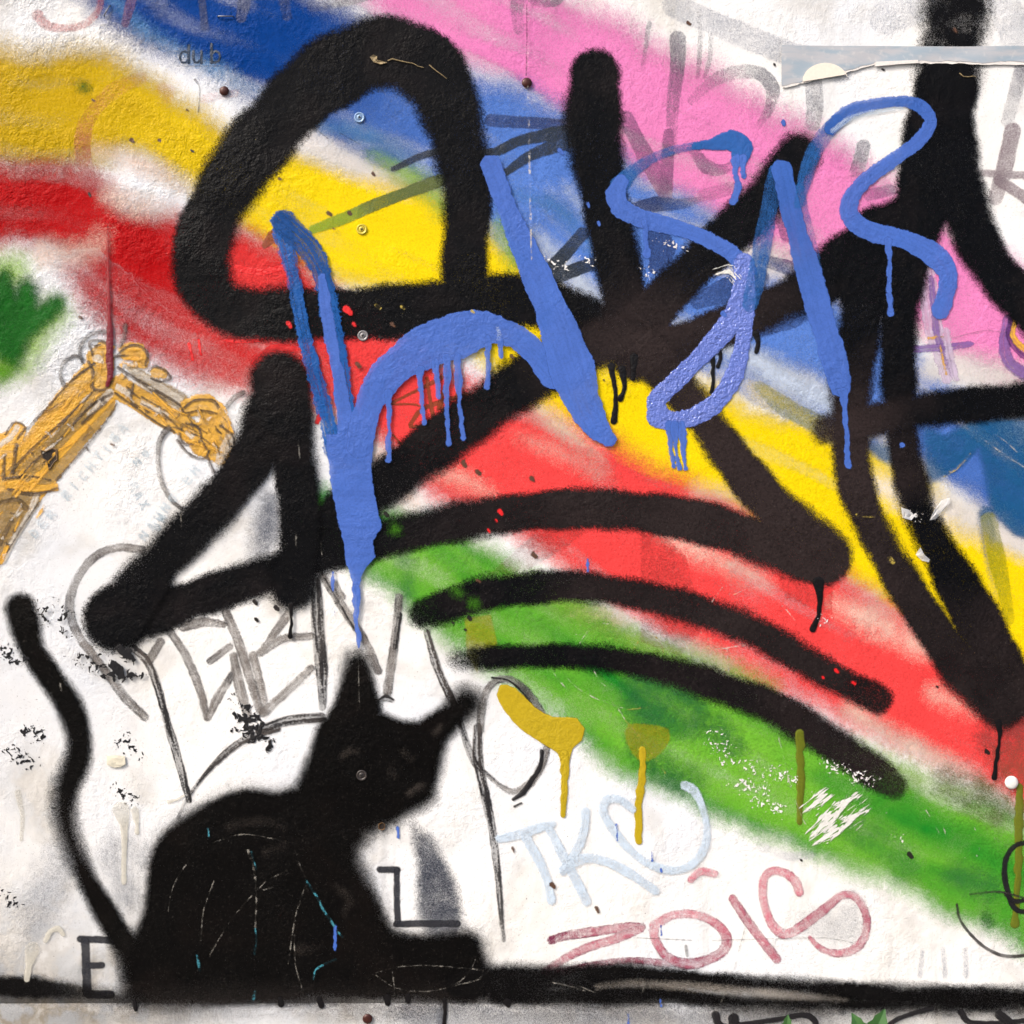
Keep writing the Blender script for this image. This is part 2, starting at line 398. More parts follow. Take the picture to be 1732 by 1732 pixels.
# ------------------------------------------------------------------ paints
paint("pink", (240, 138, 198), (226, 122, 190), soft=46, a1=5, a2=22, mott=0.12, mscale=9, colnoise=1.2, stip=3200, spec=0.1, passes=0.5, var=0.16)
paint("skyblue", (92, 134, 218), (0, 62, 142), soft=40, a1=5, a2=20, mott=0.12, mscale=8, colnoise=0.45, stip=3200, spec=0.05, passes=0.45, var=0.2, cpass=0.5)
paint("yellow", (250, 220, 8), (200, 164, 0), soft=38, a1=5, a2=20, mott=0.06, mscale=8, colnoise=0.3, wear=0.06, stip=3200, spec=0.08, passes=0.26, var=0.16, cpass=0.4)  # darker second colour: mustard paint with some vignette darkening put into it
paint("red", (248, 74, 74), (180, 0, 8), soft=40, a1=5, a2=22, mott=0.1, mscale=8, colnoise=0.4, stip=3200, spec=0.08, passes=0.28, var=0.2)
paint("green", (124, 194, 56), (30, 136, 38), soft=32, a1=5, a2=18, mott=0.15, mscale=13, colnoise=0.7, chip=0.5, stip=3200, spec=0.1, passes=0.28, var=0.22, cpass=2.2)
paint("darkgreen", (24, 102, 28), (96, 160, 30), soft=18, a1=10, a2=10, mott=0.08, stip=2600, spec=0.1, var=0.25)
paint("limehalo", (150, 196, 70), soft=30, a1=20, a2=20, op=0.7, mott=0.3, stip=3200)
paint("whitehaze", (246, 240, 236), soft=26, a1=8, a2=24, op=0.8, mott=0.45, mscale=12, stip=3200)
paint("creamhaze", (250, 218, 200), soft=26, a1=8, a2=24, op=0.8, mott=0.4, mscale=12, stip=3200)
paint("paleazure", (74, 142, 206), soft=18, a1=16, a2=20, op=0.7, mott=0.4, mscale=12, stip=3200)
paint("bluehaze", (206, 222, 246), soft=22, a1=8, a2=22, op=0.85, mott=0.4, mscale=12, stip=3200)
paint("ghost", (92, 92, 112), soft=1.5, a1=2, a2=3, op=0.44, mott=0.55, mscale=10, stip=3200)
paint("ghostfaint", (150, 158, 176), soft=3, a1=3, a2=4, op=0.3, mott=0.6, mscale=10, stip=3200)
paint("ghostpurple", (128, 84, 128), soft=1.5, a1=2, a2=3, op=0.55, mott=0.3, mscale=10, stip=3200)
paint("ghostmauve", (142, 122, 132), soft=1.5, a1=2, a2=3, op=0.62, mott=0.35, mscale=14, stip=3200)
paint("ghostnavy", (34, 56, 112), soft=1.5, a1=2, a2=3, op=0.72, mott=0.2, mscale=10, stip=3200)
paint("ghostblack", (34, 46, 60), soft=1.5, a1=2, a2=3, op=0.8, mott=0.25, mscale=12, stip=3200)
paint("ghostolive", (96, 110, 50), (150, 176, 20), soft=1.5, a1=2, a2=3, op=0.85, mott=0.2, stip=3200)
paint("ghostteal", (12, 92, 146), soft=8, a1=4, a2=6, op=0.8, mott=0.3, mscale=12, stip=3200)
paint("ghostred", (196, 84, 84), soft=2, a1=2, a2=3, op=0.34, mott=0.3, mscale=14, stip=3200)
paint("ghostbrown", (150, 66, 30), soft=1.2, a1=2, a2=2, op=0.8, mott=0.2)
paint("darken", (120, 40, 30), soft=2, a1=3, a2=4, op=0.2, mott=0.4, stip=3200)
paint("darkgreenwash", (30, 112, 56), soft=18, a1=12, a2=30, op=0.55, mott=0.45, mscale=22, stip=3200)
paint("olivewash", (158, 160, 12), soft=2, a1=3, a2=4, op=0.8, mott=0.2, stip=3200)
paint("rustwash", (150, 66, 62), (96, 110, 60), soft=18, a1=18, a2=20, op=0.7, mott=0.5, mscale=30, stip=3200)
paint("catmist", (40, 34, 32), soft=34, a1=6, a2=10, op=0.55, stip=3200)
paint("greymist", (92, 98, 112), soft=24, a1=6, a2=16, op=0.75, mott=0.35, stip=3200)
paint("darkmist", (58, 64, 78), soft=12, a1=12, a2=10, op=0.85, mott=0.25, mscale=18, wear=0.4, stip=2600)
paint("black", (8, 9, 13), (50, 41, 41), soft=10, a1=9, a2=8, chip=0.12, rough=0.36, var=0.4, wear=0.06, colnoise=1.5, mscale=6, mott=0.05, fleck=0.16, spec=0.1, stip=1700, flare=0.32)
paint("blackfuzz", (12, 12, 15), soft=20, a1=34, a2=16, mott=0.25, mscale=25, rough=0.5, var=0.3, spec=0.1, stip=1700)
paint("blackdrip", (20, 18, 20), soft=0.9, a1=1.5, a2=2, rough=0.25, thick=0.0006, var=0.1, spec=0.25)
paint("catblack", (6, 5, 5), (40, 30, 26), soft=13, a1=5, a2=6, rough=0.4, var=0.5, wear=0.06, fleck=0.14, colnoise=0.9, mscale=6, spec=0.1, stip=2600, flare=0.45)
paint("catline", (6, 5, 6), (34, 32, 32), soft=10, a1=6, a2=10, rough=0.5, var=0.3, wear=0.25, chip=0.5, fleck=0.12, colnoise=0.8, mscale=9, mott=0.1, spec=0.1, stip=2600, flare=0.4)
paint("catlight", (80, 72, 66), soft=8, a1=6, a2=8, op=0.4, mott=0.5, mscale=40, stip=3200)
paint("lightslot", (176, 168, 158), soft=7, a1=7, a2=6, op=0.5, mott=0.4, mscale=20, stip=3200)
paint("blue", (78, 116, 206), (30, 92, 178), soft=1.2, a1=3, a2=8, thick=0.00022, rough=0.33, streak=0.1, var=0.12, wear=0.16, colnoise=1.3, mscale=6, mott=0.1, spec=0.25)
paint("bluedry", (22, 92, 172), (8, 72, 142), soft=1.2, a1=8, a2=16, thick=0.0003, rough=0.35, streak=0.12, dry=0.3, var=0.08, wear=0.2, colnoise=0.8, spec=0.25)
paint("bluethin", (44, 106, 182), soft=1.4, a1=3, a2=4, thick=0.0003, rough=0.35, streak=0.3, op=0.85, mott=0.45, mscale=16, spec=0.25, stip=3200)
paint("blueshine", (104, 126, 212), (146, 152, 224), soft=1.2, a1=3, a2=8, thick=0.0005, rough=0.14, spec=0.8, var=0.06, peel=0.003, colnoise=0.5)  # lavender tints put part of the sky's sheen into the colour
paint("bluedeep", (40, 98, 178), soft=1.2, a1=3, a2=6, thick=0.0004, rough=0.3, var=0.12, colnoise=1.0, mott=0.1)
paint("gold", (194, 168, 26), soft=1.0, a1=1.5, a2=3, thick=0.0004, rough=0.3, var=0.08)
paint("olivedrip", (112, 122, 26), soft=1.2, a1=2, a2=3, thick=0.001, rough=0.35, op=0.85)
paint("paleblue", (216, 234, 252), soft=2.0, a1=3, a2=3, op=0.9, mott=0.1, streak=0.1, var=0.04, skip=0.25, stip=3200)
paint("palepen", (186, 208, 222), soft=1.2, a1=2, a2=2, op=0.45, mott=0.5, mscale=60, stip=3200)
paint("rose", (232, 142, 158), (128, 34, 76), soft=1.6, a1=3, a2=3, op=0.92, mott=0.3, mscale=26, streak=0.3, colnoise=1.0, edge=3, skip=0.35, stip=3200)
paint("greypen", (140, 132, 126), (46, 44, 46), soft=1.8, a1=3, a2=4, op=0.82, mott=0.4, mscale=24, streak=0.3, colnoise=1.8, edge=4, skip=0.15, stip=3200)
paint("darkpen", (34, 32, 35), (96, 88, 84), soft=1.5, a1=4, a2=4, op=0.95, streak=0.3, dry=0.6, colnoise=0.8, mscale=24)
paint("thinpen", (52, 48, 46), soft=1.0, a1=2, a2=2, op=0.85, mott=0.3, mscale=40)
paint("inkpen", (24, 22, 26), soft=1.2, a1=2, a2=3, op=0.97, streak=0.15)
paint("stencil", (44, 46, 54), soft=1.6, a1=2, a2=3, op=0.9, mott=0.12, mscale=40)
paint("print", (14, 46, 76), soft=0.9, a1=1, a2=1, op=0.97)
paint("ochre", (240, 184, 66), (158, 108, 40), soft=2.0, a1=7, a2=10, op=0.96, mott=0.3, mscale=26, streak=0.2, colnoise=3.0)
paint("amber", (244, 184, 62), (214, 150, 40), soft=2, a1=4, a2=5, op=0.95, streak=0.3, colnoise=1.2, mscale=40)
paint("umber", (84, 68, 54), (134, 116, 98), soft=1.4, a1=4, a2=4, op=0.85, streak=0.4, mott=0.2, mscale=40, colnoise=1.2)
paint("craneglint", (232, 222, 206), soft=2, a1=5, a2=5, op=0.9, mott=0.3, mscale=40, streak=0.3, stip=3200)
paint("cranebrown", (158, 132, 84), (184, 160, 128), soft=2.5, a1=5, a2=6, op=0.85, mott=0.3, mscale=40, streak=0.3, colnoise=1.2, stip=3200)
paint("crimson", (118, 20, 40), (150, 24, 34), soft=1.2, a1=5, a2=5, thick=0.001, var=0.15)
paint("brightred", (238, 28, 34), soft=1.5, a1=4, a2=5, op=0.92)
paint("splotch", (18, 18, 24), soft=0.9, speck=(110, 120, 11), thick=0.0004)
paint("bigsplotch", (16, 16, 22), soft=0.9, speck=(62, 120, 9), thick=0.0004)
paint("whitechip", (248, 246, 244), soft=0.9, speck=(160, 120, 15.5))
paint("whitescrape", (236, 236, 230), soft=0.9, speck=(0.5, 80, 5), streak=0.0)
paint("scratch", (232, 226, 214), soft=0.8, a1=2.8, a2=1.8, op=0.72, mott=0.92, mscale=34, skip=0.95)
paint("scratchgold", (214, 190, 90), soft=0.8, a1=2.8, a2=1.8, op=0.7, mott=0.85, mscale=40, skip=0.95)
paint("scratchdim", (190, 186, 176), soft=0.8, a1=2.8, a2=1.8, op=0.5, mott=0.9, mscale=34, skip=0.95)
paint("scratchteal", (70, 150, 168), soft=0.8, a1=2.4, a2=1.5, op=0.85, mott=0.5, mscale=50, skip=0.95)
paint("pit", (30, 24, 22), soft=1.0, a1=3, a2=4)
paint("pitbrown", (92, 62, 44), soft=1.2, a1=4, a2=5, op=0.9)
paint("creamdrip", (226, 222, 208), soft=1.2, a1=2, a2=4, thick=0.0004, op=0.7)
paint("dirtpatch", (150, 150, 156), soft=3, a1=10, a2=16, op=0.5, mott=0.5, mscale=20)
paint("purple", (140, 104, 178), (96, 44, 120), soft=1.6, a1=4, a2=6, op=0.8, mott=0.25, mscale=30, streak=0.3, colnoise=0.6)
paint("lilac", (224, 206, 234), soft=2, a1=8, a2=8, op=0.85, mott=0.4, mscale=40, streak=0.4)
paint("graphite", (96, 92, 88), soft=0.7, a1=1.5, a2=1.5, op=0.55, mott=0.5, mscale=60)

# ------------------------------------------------------------------ rainbow
rb = empty("rainbow", wall, "wide sprayed rainbow of soft pink, blue, yellow, red and green bands")
coat(rb, "pink_band", "pink", [[(560, -160, 170), (660, -70, 150), (770, 15, 170), (900, 75, 185, 1, .5), (1050, 165, 210), (1200, 245, 210), (1330, 325, 215), (1450, 395, 200), (1560, 455, 180), (1650, 515, 170), (1760, 610, 130), (1950, 760, 130), (2200, 980, 140)]], h=8)
coat(rb, "blue_band", "skyblue", [
    [(60, -200, 200, 1, 1), (170, -90, 170, 1, 1), (250, -15, 160, 1, .95), (350, 38, 160, 1, 1), (450, 70, 180, 1, 1), (560, 110, 190, 1, .85), (650, 190, 170, 1, .5), (740, 222, 190, 1, .3), (830, 245, 200, 1, .1), (900, 300, 250), (980, 385, 250), (1090, 430, 220), (1200, 480, 180), (1320, 545, 160), (1420, 590, 130), (1520, 670, 140), (1640, 760, 140, 1, .3), (1760, 850, 140, 1, .4), (1950, 1010, 140), (2200, 1240, 150)],
    [(1130, 560, 60), (1250, 625, 60), (1370, 690, 70), (1460, 750, 60)]], h=8)
coat(rb, "yellow_band", "yellow", [
    [(-300, 60, 200, .9, 1), (-120, 150, 190, .9, 1), (50, 190, 205, 1, 1), (120, 186, 195, 1, .95), (200, 184, 145, 1, .8), (280, 222, 112, 1, .6), (350, 266, 112, 1, .5), (440, 318, 140, 1, .2), (560, 372, 200), (680, 405, 190), (800, 470, 150), (900, 570, 180), (1030, 690, 190), (1150, 745, 200), (1260, 785, 180), (1400, 845, 230), (1500, 900, 200), (1620, 990, 210), (1730, 1035, 190), (1950, 1210, 170), (2200, 1440, 180)],
    [(1290, 660, 40, .55), (1370, 720, 50, .6), (1440, 790, 60)]], h=8)
coat(rb, "red_band", "red", [
    [(-320, 300, 170, 1, 1), (-120, 345, 150, 1, 1), (20, 345, 130, 1, 1), (110, 354, 140, 1, 1), (180, 395, 110, 1, .95), (260, 438, 150, 1, 1), (330, 470, 190, 1, .9), (420, 480, 160, 1, .4), (520, 560, 150, 1, .5), (650, 650, 170, 1, .1), (780, 745, 190), (920, 800, 200), (1050, 890, 225), (1200, 972, 245), (1330, 1050, 235), (1450, 1112, 195), (1560, 1178, 180), (1690, 1250, 150), (1950, 1420, 150), (2200, 1640, 160)],
    [(150, 440, 90, .75, 1), (190, 480, 110, .85, 1), (260, 540, 120, .85, .9), (350, 585, 115, .85, .6), (440, 620, 80, .95, .6), (540, 660, 60, .95, .5)]], h=8)
coat(rb, "green_band", "green", [
    [(545, 855, 60, 1, 0.70), (610, 905, 90, 1, 0.56), (700, 945, 140, 1, 0.35), (800, 1012, 165, 1, 0.56), (900, 1072, 190, 1, 0.49), (1000, 1135, 195, 1, 0.42), (1100, 1203, 215, 1, 0.28), (1200, 1258, 200, 1, 0.24), (1330, 1325, 185, 1, 0.14), (1450, 1378, 175, 1, 0.35), (1560, 1425, 175, 1, 0.49), (1660, 1460, 190, 1, 0.42), (1780, 1520, 190, 1, 0.49), (1980, 1660, 170), (2200, 1820, 160)]], h=7)
for nm, key, pts in (
    ("whitened_streak", "bluehaze", [(905, 395, 14, .9), (950, 440, 30), (1000, 500, 36), (1030, 535, 26)]),
    ("whitened_streak", "bluehaze", [(960, 320, 20, .5), (1000, 380, 24, .4), (930, 330, 20, .4)]),
    ("whitened_streak", "bluehaze", [(1150, 545, 20, .7), (1240, 590, 34, .9), (1330, 640, 46, 1), (1410, 690, 40, .8)]),
    ("whitened_streak", "whitehaze", [(1560, 630, 30, .7), (1640, 625, 50, .9), (1750, 650, 50, .8)]),
    ("whitened_streak", "whitehaze", [(1480, 812, 26), (1520, 840, 40), (1590, 865, 46), (1670, 895, 50), (1760, 930, 40)]),
    ("whitened_streak", "whitehaze", [(1180, 395, 20, .5), (1220, 440, 40, .8), (1330, 440, 60, .9), (1370, 470, 30, .7)]),
    ("whitened_streak", "whitehaze", [(495, 225, 36), (560, 262, 40), (620, 288, 36, .8), (700, 320, 24, .5)]),
    ("whitened_streak", "bluehaze", [(600, 240, 16, .6), (660, 250, 24, .9), (720, 290, 30, .8)]),
    ("whitened_streak", "creamhaze", [(150, 250, 16, .5), (210, 268, 26, .7), (270, 292, 26, .7), (310, 320, 20, .5)]),
    ("whitened_streak", "creamhaze", [(185, 330, 30, .7), (230, 350, 40, .7), (290, 355, 30, .4)]),
    ("whitened_streak", "creamhaze", [(80, 430, 40, .8), (150, 425, 40, .6), (170, 400, 30, .4)]),
    ("whitened_streak", "creamhaze", [(915, 695, 18), (960, 728, 26, .9), (1010, 765, 20, .6)]),
    ("whitened_streak", "creamhaze", [(735, 795, 20, .9), (790, 815, 24, .8), (830, 835, 16, .5)]),
    ("whitened_streak", "creamhaze", [(880, 740, 10, .5), (940, 765, 20, .5), (1010, 800, 16, .4)]),
    ("whitened_streak", "creamhaze", [(1120, 905, 20, .7), (1180, 930, 36, .8), (1260, 965, 30, .7), (1300, 990, 16, .4)]),
    ("whitened_streak", "creamhaze", [(1410, 1020, 22, .9), (1470, 1050, 40), (1545, 1090, 34, .8), (1580, 1110, 18, .5)]),
    ("whitened_streak", "creamhaze", [(1580, 1172, 24, .7), (1650, 1205, 24, .5)]),
    ("whitened_streak", "creamhaze", [(975, 1030, 24), (1040, 1052, 30, .9), (1085, 1075, 16, .5)]),
    ("whitened_streak", "creamhaze", [(1150, 1090, 26), (1220, 1120, 26, .9), (1290, 1150, 24, .8)]),
    ("whitened_streak", "creamhaze", [(1440, 1200, 20), (1510, 1245, 26), (1590, 1285, 26, .9), (1650, 1310, 16, .6)]),
    ("whitened_streak", "creamhaze", [(1260, 840, 24, .8), (1180, 830, 20, .6)]),
    ("whitened_streak", "creamhaze", [(640, 770, 20, .8), (650, 800, 26), (700, 850, 20, .8)]),
    ("lime_blend", "limehalo", [(640, 258, 26), (690, 295, 30), (735, 330, 26), (750, 350, 30)]),
    ("lime_blend", "limehalo", [(850, 385, 24), (872, 440, 30)]),
    ("lime_blend", "limehalo", [(870, 975, 20), (960, 1020, 26), (1060, 1075, 26), (1180, 1115, 24), (1300, 1168, 24)]),
    ("lime_blend", "limehalo", [(1450, 1270, 24), (1540, 1310, 30), (1640, 1345, 30)]),
    ("pale_blue_streak", "paleazure", [(170, -30, 16, .7), (230, 40, 22, .9), (300, 85, 22, .9), (380, 125, 24, .9), (440, 160, 16, .6)]),
    ("pale_blue_streak", "paleazure", [(545, 215, 16, .7), (610, 225, 22, .8), (690, 265, 26, .7)]),
    ("pale_blue_streak", "paleazure", [(870, 330, 16, .5), (940, 350, 22, .6), (1000, 420, 22, .5)]),
):
    coat(rb, nm, key, [pts])
gl = empty("green_spray_patch", wall, "dark green sprayed prongs beside the yellow crane drawing")
coat(gl, "green_halo", "limehalo", [[(-60, 640, 60), (20, 600, 80), (90, 530, 50)]])
coat(gl, "green_halo", "limehalo", [[(-40, 470, 50), (20, 460, 60)]])
for s in ([(-60, 480, 70), (-10, 520, 90), (15, 580, 60), (22, 615, 20)], [(46, 490, 34), (40, 530, 56), (24, 590, 36)], [(95, 515, 30), (60, 545, 30), (30, 580, 24)], [(8, 470, 24), (10, 520, 40)], [(-40, 640, 40, .8, 1), (10, 628, 24, .8, 1)]):
    coat(gl, "prong", "darkgreen", [s])

# ------------------------------------------------------------------ worn older tags that show through
og = empty("faded_old_tag", wall, "faint worn grey and purple strokes of older tags among the pink")
for key, pts in (
    ("ghostfaint", [(1140, 10, 40), (1220, 45, 42), (1320, 85, 40), (1420, 120, 40)]),
    ("ghostfaint", [(1500, 30, 60), (1560, 5, 60)]), ("ghostfaint", [(1690, -10, 50), (1720, 60, 60)]),
    ("ghost", [(1146, 66, 26), (1146, 110, 25), (1138, 180, 22), (1135, 260, 20, .5)]),
    ("ghost", [(1098, 40, 8, .7), (1092, 80, 8, .6), (1086, 120, 6, .3)]), ("ghost", [(1182, 20, 8, .4), (1184, 80, 8, .7), (1180, 130, 7)]),
    ("ghost", [(1202, 60, 7, .5), (1200, 100, 8, .8), (1192, 130, 7)]),
    ("ghost", [(1170, 170, 16, .5), (1205, 138, 22), (1245, 122, 22), (1285, 125, 24), (1306, 150, 24), (1300, 185, 18, .8), (1285, 210, 12, .4)]),
    ("ghostpurple", [(1058, 200, 28), (1090, 260, 28), (1122, 318, 28)]), ("ghostpurple", [(1131, 225, 19), (1128, 280, 22), (1125, 330, 24)]),
    ("ghostnavy", [(1070, 352, 16), (1110, 345, 26), (1150, 345, 18, .6), (1190, 335, 10, .3)]),
    ("ghostpurple", [(1175, 256, 20, .7), (1195, 282, 24), (1225, 286, 16, .8), (1245, 270, 10, .4)]), ("ghostpurple", [(1190, 330, 22, .4), (1240, 318, 22, .5)]),
    ("ghost", [(1376, 140, 28, .8), (1378, 180, 28), (1374, 210, 26, .6)]), ("ghost", [(1460, 248, 24), (1450, 290, 24, .8)]),
    ("ghost", [(1728, 112, 22), (1716, 160, 24), (1704, 205, 22, .6)]),
    ("ghostmauve", [(1712, 222, 30), (1700, 280, 28), (1684, 335, 24, .6)]), ("ghostmauve", [(1655, 292, 12, .6), (1700, 295, 14), (1760, 297, 14)]),
    ("ghostmauve", [(1690, 305, 20), (1720, 325, 20), (1760, 350, 22)]), ("ghostpurple", [(1470, 330, 20, .7), (1505, 322, 20, .8)]),
    ("ghost", [(900, -20, 26, .8), (875, 5, 24), (878, 50, 18, .8)]), ("ghost", [(905, -5, 30, .8), (935, -2, 30), (955, -20, 30)]),
    ("ghostnavy", [(830, 204, 20), (880, 207, 20), (960, 212, 20)]),
    ("ghostblack", [(665, 286, 9, .9), (735, 258, 12), (830, 258, 14), (880, 238, 18), (960, 222, 24)]), ("ghostblack", [(855, 292, 12), (900, 262, 20), (965, 238, 26)]),
    ("ghostpurple", [(1325, 375, 26, .9), (1330, 400, 20, .9)]), ("ghostnavy", [(1290, 440, 20, .6), (1340, 455, 26, .7)]),
    ("ghostblack", [(985, 395, 24, .9), (955, 430, 22), (925, 462, 22)]), ("ghostblack", [(935, 470, 24), (985, 452, 22), (1020, 440, 18, .8)]),
    ("ghostnavy", [(1105, 385, 30, .7), (1120, 420, 46, .8), (1110, 450, 30, .8)]),
    ("ghostnavy", [(1180, 510, 28, .6), (1230, 490, 40, .7), (1280, 470, 40, .6)]), ("ghostnavy", [(1285, 560, 22, .5), (1340, 545, 22, .6), (1370, 530, 16, .5)]),
):
    coat(og, "faded_stroke", key, [pts])
ol = empty("olive_bar_tag", wall, "thin olive green bar crossing the yellow inside the black loop")
coat(ol, "bar", "ghostolive", [[(530, 388, 15, 1, 1), (590, 366, 20, 1, .8), (625, 350, 20, 1, .1), (690, 325, 21), (745, 305, 21)]])
coat(ol, "bar", "ghostbrown", [[(448, 415, 10), (462, 400, 22), (470, 395, 22)]])
tw = empty("teal_wash_letters", wall, "translucent teal blue letter shapes behind the right black leg")
coat(tw, "wash", "ghostteal", polys=[[(1562, 722), (1600, 735), (1640, 712), (1700, 706), (1760, 705), (1760, 920), (1715, 905), (1690, 880), (1676, 870), (1668, 820), (1656, 758), (1630, 785), (1600, 805), (1570, 818), (1563, 770)]], smooth=False)
coat(tw, "wash", "ghostteal", [[(1668, 870, 26), (1676, 930, 30, .5), (1690, 1000, 24, .3)]])
coat(tw, "wash", "ghostteal", [[(1476, 755, 20, .8), (1500, 768, 30), (1520, 775, 26)]])
coat(tw, "wash", "olivewash", [[(1672, 880, 26, .5), (1685, 940, 30, .6), (1700, 1010, 24, .5), (1708, 1050, 14, .4)]])
for key, pts in (("olivewash", [(1285, 655, 20, .35), (1330, 690, 34, .5), (1390, 720, 30, .45)]),):
    coat(tw, "wash", key, [pts])
dk = empty("stained_old_letters", wall, "darker see through letter shapes in the red and green bands")
coat(dk, "stain", "darken", polys=[[(1083, 895), (1122, 905), (1160, 940), (1190, 1060), (1150, 1110), (1083, 1085)]], smooth=False)
coat(dk, "stain", "darken", polys=[[(905, 900), (1000, 890), (960, 925), (890, 965), (830, 970)]], smooth=False)
coat(dk, "stain", "darken", polys=[[(1310, 960), (1408, 985), (1408, 1040), (1330, 1015)]], smooth=False)
coat(dk, "stain", "olivewash", polys=[[(786, 1045), (830, 1040), (842, 1090), (812, 1110), (808, 1140), (790, 1110)]], smooth=False, op=.8)
coat(dk, "stain", "darkgreenwash", polys=[[(1063, 1135), (1150, 1150), (1195, 1190), (1190, 1240), (1130, 1250), (1080, 1290), (1060, 1240)]])
coat(dk, "stain", "darkgreenwash", [[(1105, 1290, 40), (1150, 1315, 50), (1180, 1320, 30, .6)]])
for s in ([(1215, 1235, 50, .9), (1240, 1262, 40, .9)], [(1435, 1400, 40, .7), (1500, 1430, 60, .6), (1530, 1470, 50, .5)], [(1615, 1480, 40, .9), (1670, 1500, 50, .8)]):
    coat(dk, "stain", "darkgreenwash", [s])
coat(dk, "stain", "darkgreenwash", [[(682, 940, 30, .8), (690, 990, 26, .9), (676, 1040, 14, .8)]])
coat(dk, "stain", "rustwash", [[(1700, 1240, 90, .9), (1715, 1300, 70, .8, .3)]])
coat(dk, "stain", "rustwash", [[(1650, 1335, 50, .8, 1), (1690, 1370, 60, .8, 1), (1600, 1320, 50, .6, 1)]])
br = empty("brown_scribble", wall, "small brown pen scribble on coral red below the blue arch")
for s in ([(662, 682, 5), (690, 668, 5), (745, 640, 8), (752, 632, 7)], [(694, 718, 7), (712, 694, 7), (745, 680, 8), (790, 668, 8)], [(722, 640, 7), (728, 680, 7), (735, 715, 7)], [(694, 722, 6), (720, 720, 7), (750, 704, 7), (745, 680, 6)], [(760, 632, 7), (742, 690, 7)], [(780, 640, 6), (772, 672, 7)], [(662, 684, 3), (700, 684, 3), (720, 692, 3)], [(664, 735, 3), (678, 750, 4), (688, 756, 4)]):
    coat(br, "pen_line", "ghostbrown", [s])
rm = empty("bright_red_dabs", wall, "bright red dabs of paint beneath the loop's lower bar")
for s in ([(320, 582, 6), (326, 608, 5)], [(336, 575, 5), (340, 600, 4)], [(384, 576, 8), (410, 577, 8), (440, 576, 6)], [(400, 452, 10), (440, 460, 12), (480, 452, 10)], [(430, 615, 12, .8), (460, 590, 16, .8), (500, 590, 10, .7)], [(540, 640, 18), (545, 690, 14), (536, 715, 8)]):
    coat(rm, "dab", "brightred", [s])
tp = empty("faded_red_pen_arcs", wall, "pale red pen arcs over the yellow and white at the wall's upper left")
for key, s in (("ghostred", [(64, 26, 18), (78, 42, 15), (110, 48, 13), (145, 40, 12), (168, 14, 12), (170, -20, 12)]), ("ghostpurple", [(228, -20, 18), (220, 10, 17), (212, 40, 13)]),
               ("ghostnavy", [(340, -20, 12), (344, 20, 12), (346, 46, 14, .8)]), ("ghostnavy", [(418, -20, 20), (412, 10, 22), (408, 30, 18)]), ("ghostnavy", [(478, -10, 20, .6), (486, 28, 16, .6)]),
               ("ghostred", [(150, 310, 28, .9), (141, 270, 28), (140, 235, 28), (150, 200, 26, .6), (190, 155, 26, .5), (240, 132, 20, .4)]),
               ("ghostred", [(275, 150, 20, .5), (288, 152, 18, .5), (284, 168, 16, .4)]), ("ghostred", [(345, 168, 16, .4), (400, 158, 12, .4)]), ("ghost", [(530, 10, 22, .8), (590, -4, 26), (640, -14, 26)])):
    coat(tp, "pen_arc", key, [s])
ps = empty("purple_sketch", wall, "purple and lilac sketched cross beside the right black leg")
for key, s in (("lilac", [(1565, 450, 30), (1572, 500, 34), (1580, 560, 30), (1602, 640, 20)]), ("purple", [(1575, 470, 9), (1580, 520, 12), (1586, 570, 12), (1612, 630, 14, .6)]),
               ("purple", [(1548, 590, 14), (1590, 588, 13), (1640, 582, 10), (1645, 582, 5)]), ("lilac", [(1600, 560, 12), (1606, 600, 14), (1616, 640, 10)]),
               ("ochre", [(1590, 585, 3), (1596, 615, 3), (1600, 632, 2)]), ("ochre", [(1570, 572, 4), (1595, 569, 3)]),
               ("purple", [(1704, 540, 16, .9, 0), (1698, 580, 18), (1708, 615, 20), (1745, 640, 22)]), ("purple", [(1712, 535, 9, 1, 1), (1706, 570, 9, 1, 1), (1728, 600, 10, 1, 1), (1760, 612, 10, 1, 1)]),
               ("amber", [(1716, 545, 8), (1714, 570, 9), (1735, 592, 10), (1760, 600, 10)])):
    coat(ps, "sketch_line", key, [s])

# ------------------------------------------------------------------ yellow crane drawing
cr = empty("crane_drawing", wall, "ochre yellow painted crane arm bent at a joint with grey hoses")
coat(cr, "boom", "ochre", polys=[[(-40, 840), (20, 768), (45, 735), (100, 660), (150, 610), (196, 640), (196, 690), (150, 745), (95, 815), (20, 905), (-20, 960), (-60, 1000)]], smooth=False)
coat(cr, "boom_flank", "cranebrown", polys=[[(25, 800), (80, 740), (130, 690), (188, 655), (196, 690), (150, 745), (95, 812), (40, 850)]], smooth=False, op=.75)
coat(cr, "boom_stripe", "amber", [[(30, 775, 20), (80, 725, 26), (130, 680, 22), (150, 655, 14)]])
coat(cr, "boom_stripe", "amber", [[(40, 830, 10), (100, 770, 12), (160, 705, 10), (190, 676, 8)]])
coat(cr, "bracket", "amber", polys=[[(-30, 745), (15, 728), (28, 712), (45, 722), (40, 745), (25, 760), (20, 800), (-30, 830)]], smooth=False)
coat(cr, "bracket", "craneglint", [[(2, 752, 8), (20, 738, 10), (30, 722, 9)]])
coat(cr, "crossbar", "amber", polys=[[(5, 815), (30, 811), (70, 820), (98, 818), (100, 830), (60, 832), (10, 826)]], smooth=False)
coat(cr, "mast", "cranebrown", polys=[[(-30, 840), (10, 830), (60, 835), (70, 850), (40, 890), (15, 930), (-5, 965), (-30, 990)]], smooth=False)
coat(cr, "mast_edge", "craneglint", [[(62, 838, 10), (50, 868, 10), (20, 920, 8), (6, 950, 6)]])
coat(cr, "mast_edge", "amber", [[(12, 925, 8), (2, 950, 8)]])
